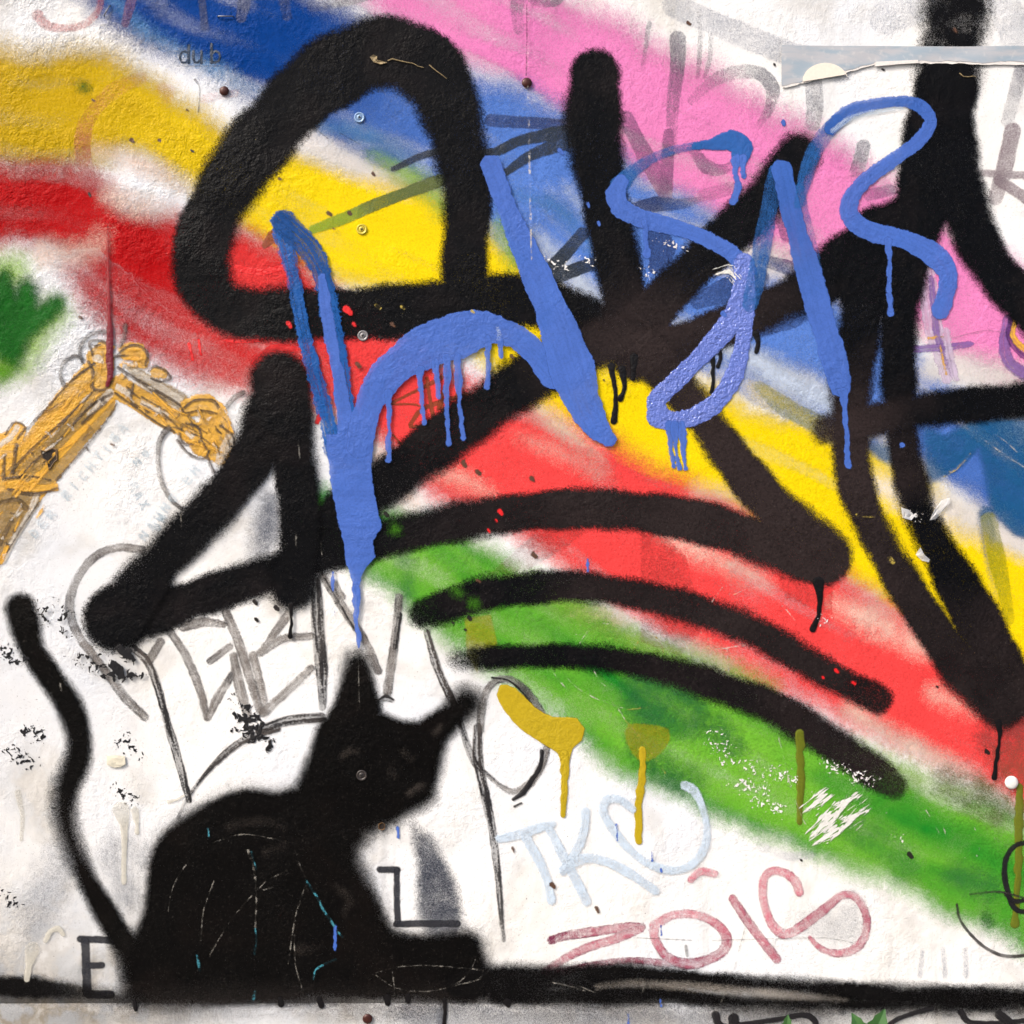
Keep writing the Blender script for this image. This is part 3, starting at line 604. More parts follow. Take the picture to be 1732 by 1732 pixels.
coat(cr, "arm", "ochre", polys=[[(190, 640), (205, 632), (240, 655), (300, 690), (345, 720), (370, 725), (400, 760), (380, 790), (345, 775), (300, 735), (270, 722), (230, 695), (190, 672)]], smooth=False)
coat(cr, "arm_window", "craneglint", polys=[[(198, 648), (224, 662), (220, 672), (194, 658)]], smooth=False)
coat(cr, "arm_window", "craneglint", polys=[[(240, 676), (286, 700), (284, 708), (238, 684)]], smooth=False)
coat(cr, "cylinder", "cranebrown", polys=[[(210, 620), (222, 612), (250, 632), (318, 668), (312, 695), (290, 690), (240, 655)]], smooth=False)
coat(cr, "cylinder_shine", "craneglint", [[(228, 628, 8), (262, 648, 12), (305, 676, 12)]], op=.7)
coat(cr, "joint", "ochre", [[(160, 605, 28), (175, 592, 26), (178, 620, 30)]])
coat(cr, "joint", "ochre", [[(215, 595, 26), (232, 592, 26), (240, 612, 24)]])
coat(cr, "joint", "ochre", [[(262, 630, 18), (275, 632, 18)]])
coat(cr, "joint", "ochre", [[(320, 690, 30), (350, 685, 36), (365, 715, 50), (345, 745, 56), (380, 735, 30)]])
coat(cr, "joint_pin", "craneglint", [[(320, 732, 14), (324, 736, 12)]])
coat(cr, "joint_pin", "craneglint", [[(165, 606, 14), (172, 610, 10)]])
coat(cr, "joint_pin", "craneglint", [[(390, 745, 22, .8), (378, 765, 20, .8), (370, 785, 12, .8)]])
coat(cr, "piston_rod", "craneglint", [[(150, 700, 6), (168, 685, 12), (186, 664, 14)]])
for s in ([(45, 725, 3), (80, 690, 4), (120, 645, 4), (160, 615, 4)], [(25, 790, 5), (70, 745, 5), (120, 700, 4), (160, 660, 4)], [(35, 808, 5), (60, 780, 5), (100, 745, 4), (150, 690, 5), (190, 665, 4)],
          [(96, 812, 4), (140, 762, 4), (180, 712, 3), (198, 682, 3)], [(10, 810, 6), (50, 806, 4), (85, 812, 3)], [(15, 828, 5), (60, 836, 6), (98, 826, 4)], [(10, 735, 3), (24, 715, 4), (42, 722, 4), (30, 742, 4)],
          [(28, 752, 6), (22, 800, 6)], [(8, 770, 5), (6, 810, 6)], [(158, 600, 4), (152, 580, 5), (170, 576, 6), (185, 585, 5)], [(150, 612, 5), (158, 630, 6), (156, 655, 5), (175, 660, 5), (190, 645, 5)],
          [(200, 600, 5), (215, 588, 5), (235, 585, 5), (250, 600, 6), (246, 618, 5)], [(252, 628, 4), (262, 620, 5), (280, 628, 5), (288, 640, 5), (270, 645, 4), (256, 640, 4)],
          [(200, 622, 5), (240, 648, 6), (300, 682, 4), (312, 700, 4)], [(195, 665, 4), (230, 690, 4), (270, 718, 4), (295, 730, 4)], [(225, 650, 5), (222, 680, 5), (236, 688, 4)], [(240, 672, 3), (290, 700, 3)],
          [(312, 690, 5), (330, 678, 5), (360, 678, 5), (372, 692, 5)], [(315, 700, 5), (340, 695, 6), (368, 700, 4)], [(308, 718, 5), (304, 742, 5), (318, 752, 4), (340, 745, 5), (335, 722, 4), (314, 716, 4)],
          [(300, 745, 5), (320, 768, 5), (345, 776, 4), (356, 760, 4)], [(352, 775, 5), (362, 800, 5)], [(372, 720, 4), (392, 735, 4), (398, 755, 4)], [(65, 850, 3), (40, 888, 3), (12, 935, 3)], [(0, 850, 8, .7), (30, 845, 8, .7), (45, 860, 10, .6)], [(20, 880, 8, .6), (0, 920, 8, .6)],
          [(140, 716, 6, .9), (158, 700, 6), (180, 680, 4)], [(330, 735, 3), (318, 728, 3)]):
    coat(cr, "outline", "umber", [s])
for s in ([(108, 652, 8), (103, 632, 7), (110, 612, 7), (128, 602, 7), (138, 606, 6)], [(140, 612, 6), (136, 592, 7), (148, 570, 7), (168, 562, 7), (182, 562, 7)], [(212, 550, 8), (210, 570, 8), (204, 585, 6)], [(285, 725, 12), (272, 742, 9), (268, 775, 9), (274, 815, 8), (290, 845, 7), (310, 862, 7)], [(384, 688, 8), (398, 672, 10), (412, 664, 9)]):
    coat(cr, "hose", "ghost" if False else "greypen", [s], mixv=.35)
for (xa, ya), (xb, yb), wd, n_ in (((5, 825), (190, 640), 62, 44), ((200, 645), (385, 765), 40, 40), ((-20, 950), (50, 840), 46, 16), ((335, 690), (375, 760), 60, 26), ((155, 600), (245, 605), 40, 22)):
    dx, dy = xb - xa, yb - ya; L_ = math.hypot(dx, dy); ux, uy = dx / L_, dy / L_
    for k in range(n_):
        t0 = rng.uniform(0, .85) * L_; l_ = rng.uniform(.06, .3) * min(L_, 160); o_ = rng.gauss(0, .3) * wd; sk = rng.uniform(-.25, .25)
        x_, y_ = xa + ux * t0 - uy * o_, ya + uy * t0 + ux * o_; ex, ey = ux - uy * sk, uy + ux * sk
        if rng.random() < .25: ex, ey = -uy, ux; l_ *= .35
        coat(cr, "sketch_stroke", rng.choice(("umber", "umber", "amber", "amber", "amber", "cranebrown", "craneglint")), [[(x_, y_, rng.uniform(1.6, 3)), (x_ + ex * l_ / 2 + rng.uniform(-2, 2), y_ + ey * l_ / 2 + rng.uniform(-2, 2), rng.uniform(2, 5)), (x_ + ex * l_, y_ + ey * l_, 1.6)]])
cd = empty("crimson_paint_run", wall, "crimson run of paint trickling down onto the crane's joint")
coat(cd, "run", "crimson", [[(183, 380, 3, .6, 1), (184, 450, 4, .8, 1), (186, 530, 6, 1, .6), (187, 560, 12), (186, 600, 12), (187, 635, 10), (182, 652, 5)]])
hp = empty("pale_handwriting", wall, "pale blue handwriting in pen beneath the crane arm")
GL = {'R': [[(0, 1), (0, 0), (.5, .05), (.55, .35), (0, .5), (.6, 1)]], 'I': [[(.2, 0), (.2, 1)]], 'C': [[(.6, .1), (.15, .1), (0, .5), (.15, .95), (.6, .9)]], 'H': [[(0, 0), (0, 1)], [(.6, 0), (.6, 1)], [(0, .5), (.6, .5)]],
      'T': [[(0, 0), (.7, 0)], [(.35, 0), (.35, 1)]], 'E': [[(.6, 0), (0, 0), (0, 1), (.6, 1)], [(0, .5), (.5, .5)]], 'D': [[(0, 0), (0, 1), (.5, .8), (.55, .3), (0, 0)]], 'A': [[(0, 1), (.3, 0), (.6, 1)], [(.1, .6), (.5, .6)]],
      'N': [[(0, 1), (0, 0), (.6, 1), (.6, 0)]], 'G': [[(.6, .1), (.1, .15), (0, .6), (.3, 1), (.6, .8), (.6, .5), (.35, .5)]], 'M': [[(0, 1), (.1, 0), (.35, .6), (.6, 0), (.7, 1)]], 'X': [[(0, 0), (.6, 1)], [(.6, 0), (0, 1)]], 'U': [[(0, 0), (.05, .8), (.3, 1), (.55, .8), (.6, 0)]]}
def write(parent, txt, x, y, ang, size, adv, wd, key):
    ca, sa = math.cos(R(ang)), math.sin(R(ang))
    for i, ch in enumerate(txt):
        if ch == ' ': continue
        st = [[(x + (i * adv + a * size) * ca + b * size * sa, y - (i * adv + a * size) * sa + b * size * ca, wd) for a, b in s] for s in GL[ch]]
        coat(parent, "letter", key, st)
write(hp, "DER RICHTIGA", 50, 900, 50, 15, 21, 4, "palepen")
write(hp, "MAX", 230, 815, -60, 14, 18, 4, "palepen")
write(hp, "NAUNG EH", 235, 905, 52, 14, 20, 4, "palepen")
write(hp, "NG", 225, 780, 45, 12, 20, 4, "palepen")
write(hp, "UN", 258, 892, 60, 13, 18, 4, "palepen")
# ------------------------------------------------------------------ grey pen tag under the black letters
gp = empty("grey_pen_tag", wall, "worn grey marker pen letters sprawling behind the cat's ear")
for s in ([(240, 930, 13, 1, .4), (200, 926, 14), (160, 942, 14, 1, .3), (130, 980, 15, 1, .5), (118, 1020, 16, 1, .6), (124, 1055, 15, 1, .5), (140, 1085, 14), (175, 1130, 15), (210, 1178, 16, 1, .4), (244, 1212, 14, 1, .2)],
          [(252, 1118, 15), (272, 1085, 14, 1, .3)], [(288, 1068, 13, 1, .3), (312, 1105, 15, 1, .2), (330, 1145, 14, 1, .4), (342, 1180, 14), (350, 1215, 10)], [(352, 1214, 12), (368, 1180, 14), (392, 1142, 13, 1, .7)],
          [(356, 1118, 13, 1, .4), (388, 1094, 12)], [(310, 1060, 16, 1, .3), (345, 1052, 18, 1, .4), (378, 1056, 12)], [(382, 1035, 14, 1, .2), (405, 1090, 16), (420, 1140, 16), (440, 1200, 14)], [(395, 1110, 15), (405, 1160, 17), (418, 1208, 16)],
          [(488, 1038, 15), (465, 1070, 15), (442, 1104, 12)], [(440, 1104, 12), (480, 1080, 14), (526, 1076, 13, 1, .2)], [(428, 1108, 13), (440, 1155, 14), (448, 1200, 16)], [(446, 1205, 15), (490, 1165, 14), (526, 1130, 14, 1, .3)],
          [(546, 975, 12, 1, .4), (585, 1035, 16, 1, .1), (618, 1085, 14), (640, 1135, 12, 1, .3)], [(675, 1010, 14, 1, .6), (668, 1080, 14, 1, .1), (655, 1170, 16, 1, .2)], [(565, 985, 10), (580, 1010, 10)]):
    coat(gp, "pen_stroke", "greypen", [s])
for s in ([(535, 985, 18), (538, 1060, 22, 1, .2), (544, 1130, 22), (546, 1196, 12)], [(228, 1098, 12, 1, .8), (250, 1120, 13, 1, .7), (266, 1160, 13), (282, 1220, 13), (300, 1280, 14), (320, 1355, 10)], [(676, 1040, 9), (668, 1095, 8)], [(642, 1184, 6), (652, 1180, 12), (663, 1184, 7)], [(548, 978, 4), (580, 1032, 4), (600, 1066, 4)],
          [(722, 1070, 12, .9, .6), (740, 1130, 13, 1, .4), (766, 1190, 14, 1, .5), (782, 1235, 12), (800, 1285, 11), (812, 1300, 10)], [(808, 1230, 15, 1, .5), (808, 1280, 17, 1, .3), (818, 1335, 16), (832, 1400, 14), (842, 1480, 11, .9), (848, 1550, 9, .8), (852, 1590, 6, .7)],
          [(545, 1213, 16, 1, .4), (490, 1218, 18), (440, 1234, 16)], [(470, 1232, 10, 1, .5), (420, 1248, 13, 1, .4), (380, 1275, 11, 1, .3), (345, 1312, 8), (318, 1350, 6), (300, 1384, 4)]):
    coat(gp, "pen_stroke", "darkpen", [s])
for s in ([(812, 1235, 14, 1, .6), (816, 1190, 14, 1, .3), (830, 1158, 13, 1, .4), (856, 1148, 12, 1, .6), (886, 1164, 12, 1, .7), (912, 1200, 13, 1, .4), (926, 1245, 14, 1, .2), (918, 1290, 13, 1, .1), (898, 1325, 12, 1, .2)], [(818, 1304, 6, 1, .8), (845, 1328, 8, 1, .2), (872, 1338, 10), (905, 1316, 10)]):
    coat(gp, "pen_stroke", "greypen", [s])
for s in ([(832, 1146, 3), (862, 1152, 3), (890, 1180, 4), (908, 1215, 5), (914, 1245, 6), (928, 1262, 5)], [(916, 1270, 6), (914, 1296, 7), (900, 1318, 8), (885, 1340, 10), (868, 1352, 5)], [(870, 1364, 4), (882, 1358, 3)]):
    coat(gp, "dark_edge", "inkpen", [s])

# ------------------------------------------------------------------ mists under the black
gm = empty("grey_spray_mist", wall, "soft grey spray mist around the black strokes and beside the cat")
coat(gm, "mist", "greymist", [[(455, 850, 30), (452, 890, 50), (440, 930, 40, .7)]])
coat(gm, "mist", "darkmist", [[(700, 1398, 10, .6), (722, 1440, 40, .9), (736, 1490, 58), (744, 1540, 70), (748, 1562, 66, .8)]])
coat(gm, "mist", "greymist", [[(100, 1450, 60, .3), (80, 1500, 80, .3), (60, 1560, 60, .25)]])
coat(gm, "mist", "greymist", [[(1440, 1520, 40, .25), (1430, 1570, 60, .35), (1380, 1560, 50, .3)]])
coat(gm, "mist", "greymist", [[(300, 1480, 30, .4), (200, 1440, 60, .35), (215, 1520, 40, .5)]])
coat(gm, "mist", "greymist", [[(700, 1715, 60, .6), (900, 1725, 50, .45), (1300, 1722, 40, .5), (1500, 1718, 40, .3)]])

# ------------------------------------------------------------------ heavy black lettering
bl = empty("black_lettering", wall, "thick black fat cap sprayed lettering with a big triangular loop and sweeping arcs")
BS = [
 ("loop_stroke", [(785, 545, 72), (786, 430, 79), (791, 330, 78), (780, 260, 90), (765, 200, 103), (729, 122, 112), (650, 87, 124), (540, 137, 115), (440, 240, 108), (372, 338, 100), (341, 420, 96), (350, 488, 90), (400, 527, 86), (500, 532, 86), (650, 528, 88), (770, 518, 90), (890, 508, 86), (985, 534, 74), (1050, 580, 70)]),
 ("stem_stroke", [(1006, 126, 88), (1003, 200, 94), (1008, 260, 88), (1025, 350, 80), (1042, 430, 76), (1058, 520, 84, 1, .4), (1068, 585, 82, 1, 1)]),
 ("diagonal_stroke", [(1350, 262, 72), (1290, 340, 76), (1210, 418, 74), (1130, 496, 70, 1, .4), (1068, 570, 84, 1, .8)]),
 ("diagonal_stroke", [(1075, 602, 84, 1, .8), (1180, 570, 66, 1, .8), (1300, 520, 66, 1, .5), (1380, 482, 80), (1450, 432, 96), (1540, 372, 96)]),
 ("diagonal_stroke", [(1040, 570, 80, 1, .8), (940, 615, 85, 1, .5), (870, 656, 84), (760, 735, 84, 1, .4), (660, 810, 82), (580, 868, 78), (530, 915, 60)]),
 ("arc_stroke", [(197, 1045, 100), (260, 1033, 84), (320, 1016, 68), (450, 972, 62), (560, 935, 62), (645, 912, 66), (760, 885, 65, 1, .3), (880, 867, 64, 1, .5), (1000, 860, 66, 1, .7), (1100, 868, 68, 1, .7), (1200, 887, 72, 1, .8), (1300, 920, 78, 1, 1), (1385, 945, 84, 1, 1)]),
 ("diagonal_stroke", [(197, 1045, 98), (270, 953, 76), (358, 862, 74), (410, 800, 78), (446, 735, 84), (466, 670, 88)]),
 ("stem_stroke", [(473, 645, 94), (481, 700, 96), (492, 760, 84), (503, 820, 70), (507, 900, 66), (500, 960, 78), (495, 992, 76)]),
 ("diagonal_stroke", [(1090, 590, 74, 1, 1), (1150, 660, 62, 1, 1), (1200, 722, 60, 1, 1), (1250, 790, 64, 1, 1), (1310, 860, 76, 1, 1), (1372, 922, 94, 1, 1), (1392, 942, 88, 1, 1)]),
 ("arc_stroke", [(716, 1038, 48, .9), (760, 1024, 54), (820, 1004, 57), (880, 997, 57), (977, 991, 50, 1, .5), (1120, 1015, 51, 1, .6), (1250, 1057, 54, 1, .6), (1310, 1087, 50, 1, .5), (1400, 1140, 50, 1, .6), (1484, 1182, 48, .95, .5)]),
 ("arc_stroke", [(775, 1116, 30, .55), (830, 1112, 40), (977, 1110, 40), (1120, 1132, 48, 1, .3), (1250, 1174, 56, 1, .3), (1310, 1197, 57, 1, .4), (1400, 1252, 58, 1, .6), (1465, 1296, 60, .95, .6), (1510, 1328, 44, .75, .7)]),
 ("leg_stroke", [(1490, 400, 100), (1466, 480, 96), (1455, 550, 74), (1441, 640, 68, 1, .4), (1438, 720, 66, 1, 1), (1443, 800, 60, 1, 1), (1464, 870, 57, 1, .8), (1515, 965, 58, 1, .6), (1566, 1045, 64, 1, .5), (1628, 1128, 78, 1, .6), (1694, 1195, 76, 1, .5)]),
 ("leg_stroke", [(1600, 150, 110), (1588, 220, 116), (1580, 300, 120), (1545, 390, 90), (1522, 480, 80), (1518, 600, 60), (1521, 680, 56), (1527, 750, 56, 1, .4), (1540, 810, 57, 1, .6), (1556, 870, 52), (1604, 960, 68), (1642, 1030, 78, 1, .3), (1682, 1110, 88, 1, .5), (1706, 1180, 86, 1, .5)]),
 ("tail_stroke", [(1612, 250, 84), (1632, 350, 78), (1664, 430, 76), (1715, 495, 75), (1790, 560, 75), (1900, 620, 75)]),
 ("crossbar_stroke", [(1398, 726, 46, .8, 1), (1440, 718, 56, 1, 1), (1500, 705, 56, 1, .6), (1555, 694, 56), (1650, 684, 60), (1790, 672, 64), (1900, 660, 64)]),
]
for nm, s in BS: coat(bl, nm, "black", [s])
coat(bl, "fuzzy_stroke_top", "blackfuzz", [[(1640, -200, 110), (1622, -60, 106), (1614, 40, 104), (1604, 120, 104)]])
def wander(s):       # a drip thins, strays over the bumps and ends in a bead
    q = catmull(s, 9.0); n_ = len(q)
    return [(a[0] + (rng.uniform(-1.1, 1.1) if 0 < i < n_ - 1 else 0), a[1], max(3.0, a[2] * rng.uniform(.78, 1.12) * (1.25 if i == n_ - 1 else 1))) for i, a in enumerate(q)]
for s in ([(493, 1022, 9), (494, 1045, 6), (492, 1076, 7)], [(1384, 985, 16), (1386, 1010, 9), (1384, 1040, 8), (1374, 1064, 9)], [(1688, 1222, 12), (1690, 1250, 7), (1684, 1290, 7), (1681, 1315, 8)],
          [(1034, 620, 14), (1038, 650, 9), (1042, 680, 8), (1038, 712, 8)], [(1052, 625, 12), (1056, 652, 9), (1049, 674, 8)], [(1072, 605, 16), (1071, 625, 9), (1070, 641, 7)], [(1216, 590, 10), (1218, 605, 6), (1214, 620, 5)], [(1278, 565, 14, .6), (1282, 580, 8), (1279, 595, 7)], [(1204, 600, 8, .7), (1206, 640, 6, .6), (1203, 664, 6, .6)]):
    coat(bl, "drip", "blackdrip", [wander(s)])

# ------------------------------------------------------------------ gold splash, tags by pen
gd = empty("gold_paint_splash", wall, "mustard gold paint splash with long drips under the green band")
coat(gd, "splash", "gold", polys=[[(846, 1158), (872, 1164), (905, 1196), (935, 1212), (975, 1214), (989, 1232), (984, 1252), (968, 1266), (962, 1290), (948, 1290), (944, 1274), (918, 1258), (880, 1232), (852, 1200), (840, 1175)]])
coat(gd, "splash", "olivewash", polys=[[(1062, 1225), (1130, 1232), (1126, 1264), (1096, 1288), (1078, 1284), (1060, 1256)]], op=.7)
for s in ([(954, 1275, 16), (955, 1320, 13), (952, 1365, 10), (952, 1378, 9)], [(1086, 1268, 13, .85), (1086, 1310, 12), (1080, 1360, 13), (1080, 1422, 11)]):
    coat(gd, "drip", "gold", [wander(s)])
for s in ([(1352, 1240, 13), (1354, 1320, 13), (1352, 1390, 10)], [(1724, 1330, 14), (1722, 1450, 13), (1716, 1562, 11)]):
    coat(gd, "drip", "olivedrip", [wander(s)])
pb = empty("pale_blue_tag", wall, "pale blue pen tag reading TKS on the white below the gold drips")
for nm, s in (("crossbar", [(845, 1418, 14), (880, 1410, 17), (910, 1400, 16), (934, 1393, 14)]), ("stem", [(888, 1414, 16), (910, 1452, 16), (924, 1485, 16), (932, 1522, 15)]), ("stem", [(926, 1396, 15), (955, 1452, 16), (975, 1490, 16), (992, 1524, 15)]),
              ("arm", [(990, 1372, 15), (986, 1410, 15), (970, 1446, 15), (952, 1472, 16)]), ("arm", [(952, 1470, 16), (985, 1452, 16), (1020, 1455, 15), (1060, 1474, 16), (1108, 1506, 15)]),
              ("curve", [(1070, 1368, 13), (1048, 1352, 13), (1026, 1352, 14), (1020, 1372, 14), (1036, 1402, 14), (1062, 1434, 14), (1096, 1460, 14), (1132, 1471, 14), (1166, 1464, 14), (1190, 1436, 14), (1195, 1400, 12), (1186, 1360, 12), (1172, 1336, 16), (1158, 1328, 16)])):
    coat(pb, nm, "paleblue", [s])
mp = empty("rose_pen_tag", wall, "rose pink marker tag above the black line with round O and curling S")
for nm, s in (("zigzag", [(932, 1590, 15, 1, 1), (960, 1582, 16, 1, .7), (1010, 1575, 16, 1, .4), (1060, 1569, 17, 1, .3), (1086, 1568, 14, 1, .5)]), ("zigzag", [(1084, 1570, 14, 1, .4), (1040, 1588, 16, 1, .2), (990, 1604, 15, 1, .2), (950, 1624, 15, 1, .4), (922, 1644, 14, 1, .7)]),
              ("underline", [(925, 1650, 14, .8, .9), (1000, 1632, 12, .9, .7), (1070, 1625, 12, .9, .6), (1130, 1630, 12, .9, .6)]),
              ("ring", [(1112, 1562, 17, .8), (1135, 1549, 14, .8), (1170, 1546, 15), (1205, 1558, 16, 1, .1), (1228, 1582, 17, 1, .3), (1224, 1606, 17, 1, .5), (1195, 1624, 17, 1, .5), (1158, 1630, 18, 1, .6), (1126, 1616, 17, 1, .4), (1108, 1588, 16, 1, .2), (1106, 1566, 16)]),
              ("slash", [(1239, 1520, 15, 1, .2), (1260, 1552, 15, 1, .5), (1290, 1592, 16, 1, .2), (1314, 1622, 15, 1, .3)]), ("dash", [(1168, 1488, 11), (1184, 1474, 15), (1208, 1477, 14)]),
              ("curl", [(1352, 1508, 15), (1342, 1486, 15), (1315, 1473, 15), (1294, 1482, 14), (1290, 1514, 15), (1300, 1552, 15), (1318, 1576, 16, 1, .15), (1340, 1576, 17, 1, .2), (1386, 1544, 17, 1, .4), (1424, 1514, 15, 1, .3), (1450, 1520, 14, 1, .3), (1465, 1550, 14, 1, .4), (1462, 1584, 15, 1, .4), (1442, 1606, 15, 1, .3), (1412, 1612, 13, 1, .2), (1386, 1602, 11, 1, .2), (1370, 1586, 8)])):
    coat(mp, nm, "rose", [s])
ft = empty("faded_fork_marks", wall, "faint grey fork shaped marks above the black line")
for s in ([(1560, 1610, 8, .7), (1556, 1650, 9)], [(1595, 1605, 8, .7), (1598, 1650, 9)], [(1632, 1605, 9, .7), (1634, 1650, 9)], [(1290, 1432, 16, .7), (1330, 1448, 16), (1372, 1445, 14, .7)]):
    coat(ft, "mark", "ghostfaint", [s])
bp_ = empty("thin_black_loop_tag", wall, "thin black pen loop crossing the green band's lower edge")
for s in ([(1760, 1424, 8), (1724, 1427, 8), (1704, 1445, 8), (1698, 1475, 9), (1704, 1508, 9), (1714, 1534, 9), (1732, 1542, 8), (1760, 1534, 8)], [(1700, 1512, 6), (1716, 1524, 8), (1740, 1520, 6)]):
    coat(bp_, "pen_loop", "inkpen", [s])
for s in ([(1618, 1530, 4), (1624, 1556, 4), (1645, 1584, 5), (1672, 1606, 5), (1705, 1617, 6), (1760, 1612, 6)], [(1640, 1512, 3, .6), (1690, 1508, 3), (1730, 1518, 4), (1770, 1530, 4)]):
    coat(bp_, "pen_loop", "thinpen", [s])
sw = empty("stencil_letter_e", wall, "dark stencilled letter E left of the black cat")
for nm, s in (("bar", [(136, 1588, 11), (170, 1589, 12), (200, 1592, 11)]), ("stem", [(144, 1592, 14), (148, 1680, 15)]), ("bar", [(150, 1633, 11), (172, 1632, 11)]), ("bar", [(152, 1682, 14), (188, 1682, 14)])):
    coat(sw, nm, "stencil", [s])
sl = empty("stencil_letter_l", wall, "dark angular letter L in front of the black cat's chest")
for nm, s in (("serif", [(642, 1471, 11), (672, 1471, 11)]), ("stem", [(671, 1472, 10), (671, 1520, 10), (673, 1562, 11)]), ("foot", [(670, 1563, 11), (720, 1562, 11), (774, 1562, 11)])):
    coat(sl, nm, "stencil", [s])

# ------------------------------------------------------------------ black cat and the line it sits on
ct = empty("black_cat_painting", wall, "black sprayed cat seen from behind, sitting on a black line")
coat(ct, "tail", "catblack", [[(35, 1030, 52), (44, 1062, 50), (55, 1100, 44), (86, 1146, 40), (118, 1196, 44), (134, 1248, 43), (130, 1290, 43), (112, 1334, 42), (110, 1386, 34), (126, 1438, 33), (148, 1490, 34), (178, 1542, 38), (202, 1582, 44), (235, 1630, 60)]])
coat(ct, "overspray", "catmist", polys=[[(500, 1330), (470, 1340), (430, 1334), (390, 1340), (338, 1364), (284, 1402), (262, 1430), (251, 1477), (244, 1537), (228, 1580), (212, 1620), (208, 1660), (222, 1694), (320, 1700), (460, 1696), (600, 1690), (690, 1690), (760, 1694), (812, 1690), (828, 1650), (818, 1612), (808, 1584), (792, 1575), (742, 1582), (690, 1579), (664, 1570), (651, 1547), (638, 1516), (620, 1482), (606, 1456), (606, 1436), (622, 1414), (600, 1370), (540, 1340)]], op=.8)
coat(ct, "body", "catblack", polys=[[(500, 1330), (470, 1340), (430, 1334), (390, 1340), (338, 1364), (284, 1402), (262, 1430), (251, 1477), (244, 1537), (228, 1580), (212, 1620), (208, 1660), (222, 1694), (320, 1700), (460, 1696), (600, 1690), (690, 1690), (760, 1694), (812, 1690), (828, 1650), (818, 1612), (808, 1584), (792, 1575), (742, 1582), (690, 1579), (664, 1570), (651, 1547), (638, 1516), (620, 1482), (606, 1456), (606, 1436), (622, 1414), (600, 1370), (540, 1340)], [(556, 1208), (536, 1232), (526, 1265), (511, 1302), (503, 1322), (500, 1360), (540, 1410), (600, 1420), (646, 1402), (672, 1392), (690, 1378), (718, 1364), (734, 1350), (736, 1336), (744, 1305), (747, 1284), (752, 1266), (750, 1240), (713, 1222), (677, 1217), (646, 1204), (610, 1196)]])
coat(ct, "ear", "catblack", polys=[[(588, 1108), (606, 1099), (622, 1110), (630, 1141), (638, 1172), (646, 1206), (620, 1240), (570, 1240), (550, 1216), (566, 1187), (578, 1141)]])
coat(ct, "ear", "catblack", [[(789, 1188, 50), (762, 1212, 52), (730, 1240, 56), (712, 1262, 64)]])
for nm, s in (("muzzle_mark", [(690, 1342, 9), (704, 1332, 11), (714, 1328, 7)]), ("ear_mark", [(736, 1240, 7), (744, 1230, 9)]), ("eye_mark", [(578, 1282, 8, .7), (588, 1272, 10, .8), (604, 1268, 8, .7)]), ("eye_mark", [(682, 1272, 10, .6), (694, 1284, 12, .5)]), ("eye_mark", [(662, 1304, 14, .45), (668, 1312, 12, .4)]),
              ("flank_mark", [(390, 1395, 16, .4), (440, 1388, 16, .4), (480, 1400, 12, .3)]), ("flank_mark", [(450, 1440, 14, .5), (480, 1430, 14, .4)]), ("flank_mark", [(570, 1500, 12, .4), (590, 1520, 16, .5), (582, 1545, 10, .4)]), ("paw_mark", [(508, 1606, 20, .5), (528, 1604, 14, .5)])):
    coat(ct, nm, "catlight", [s])
ln = empty("black_ground_line", wall, "rough black sprayed line running along the bottom of the wall under the cat")
coat(ln, "overspray", "catmist", [[(-700, 1650, 50, .7), (0, 1678, 40, .8), (150, 1690, 30, .7), (300, 1704, 44, .9), (460, 1692, 34, .8), (640, 1702, 40, .9), (800, 1692, 34, .7), (960, 1704, 36, .9), (1130, 1694, 30, .7), (1300, 1706, 36, .9), (1480, 1696, 34, .7), (1650, 1710, 38, .8), (1800, 1704, 36, .8), (2200, 1708, 40, .7)]])
coat(ln, "line_stroke", "catline", [[(-700, 1640, 40), (-300, 1660, 40), (0, 1668, 34), (60, 1670, 36), (120, 1676, 26, .8), (180, 1684, 20, .6), (240, 1690, 20, .6)]])
coat(ln, "line_stroke", "catline", [[(780, 1664, 52), (860, 1656, 50), (900, 1656, 48), (980, 1654, 46), (1080, 1650, 40), (1200, 1660, 30), (1310, 1665, 26), (1420, 1676, 34), (1560, 1686, 40), (1780, 1690, 42), (2200, 1700, 40)]])
coat(ln, "line_stroke", "catline", [[(840, 1680, 34), (940, 1682, 34), (1040, 1682, 36), (1130, 1680, 30), (1200, 1690, 24), (1310, 1697, 20), (1450, 1698, 22), (1560, 1698, 26), (1780, 1698, 24)]])
coat(ln, "line_blot", "catline", [[(1100, 1676, 36), (1126, 1676, 36)]])
coat(ln, "line_drip", "blackdrip", [[(752, 1690, 8), (753, 1712, 6), (750, 1750, 6), (752, 1790, 5)]])
for s in ([(474, 1688, 8), (476, 1698, 10)], [(540, 1690, 10), (544, 1700, 10)], [(655, 1686, 12), (656, 1696, 10)], [(690, 1684, 10), (690, 1693, 8)], [(228, 1695, 8), (230, 1707, 7)], [(858, 1694, 14), (860, 1700, 8)]):
    coat(ln, "line_drip", "blackdrip", [s])
coat(ln, "grey_gap", "lightslot", [[(1010, 1668, 8, .5), (1060, 1663, 10, .6), (1140, 1666, 12), (1220, 1672, 12), (1310, 1680, 13), (1380, 1686, 8, .7), (1430, 1690, 4, .4)]])
bw = empty("black_pen_writing", wall, "black brush pen letters at the foot of the wall below the black line")
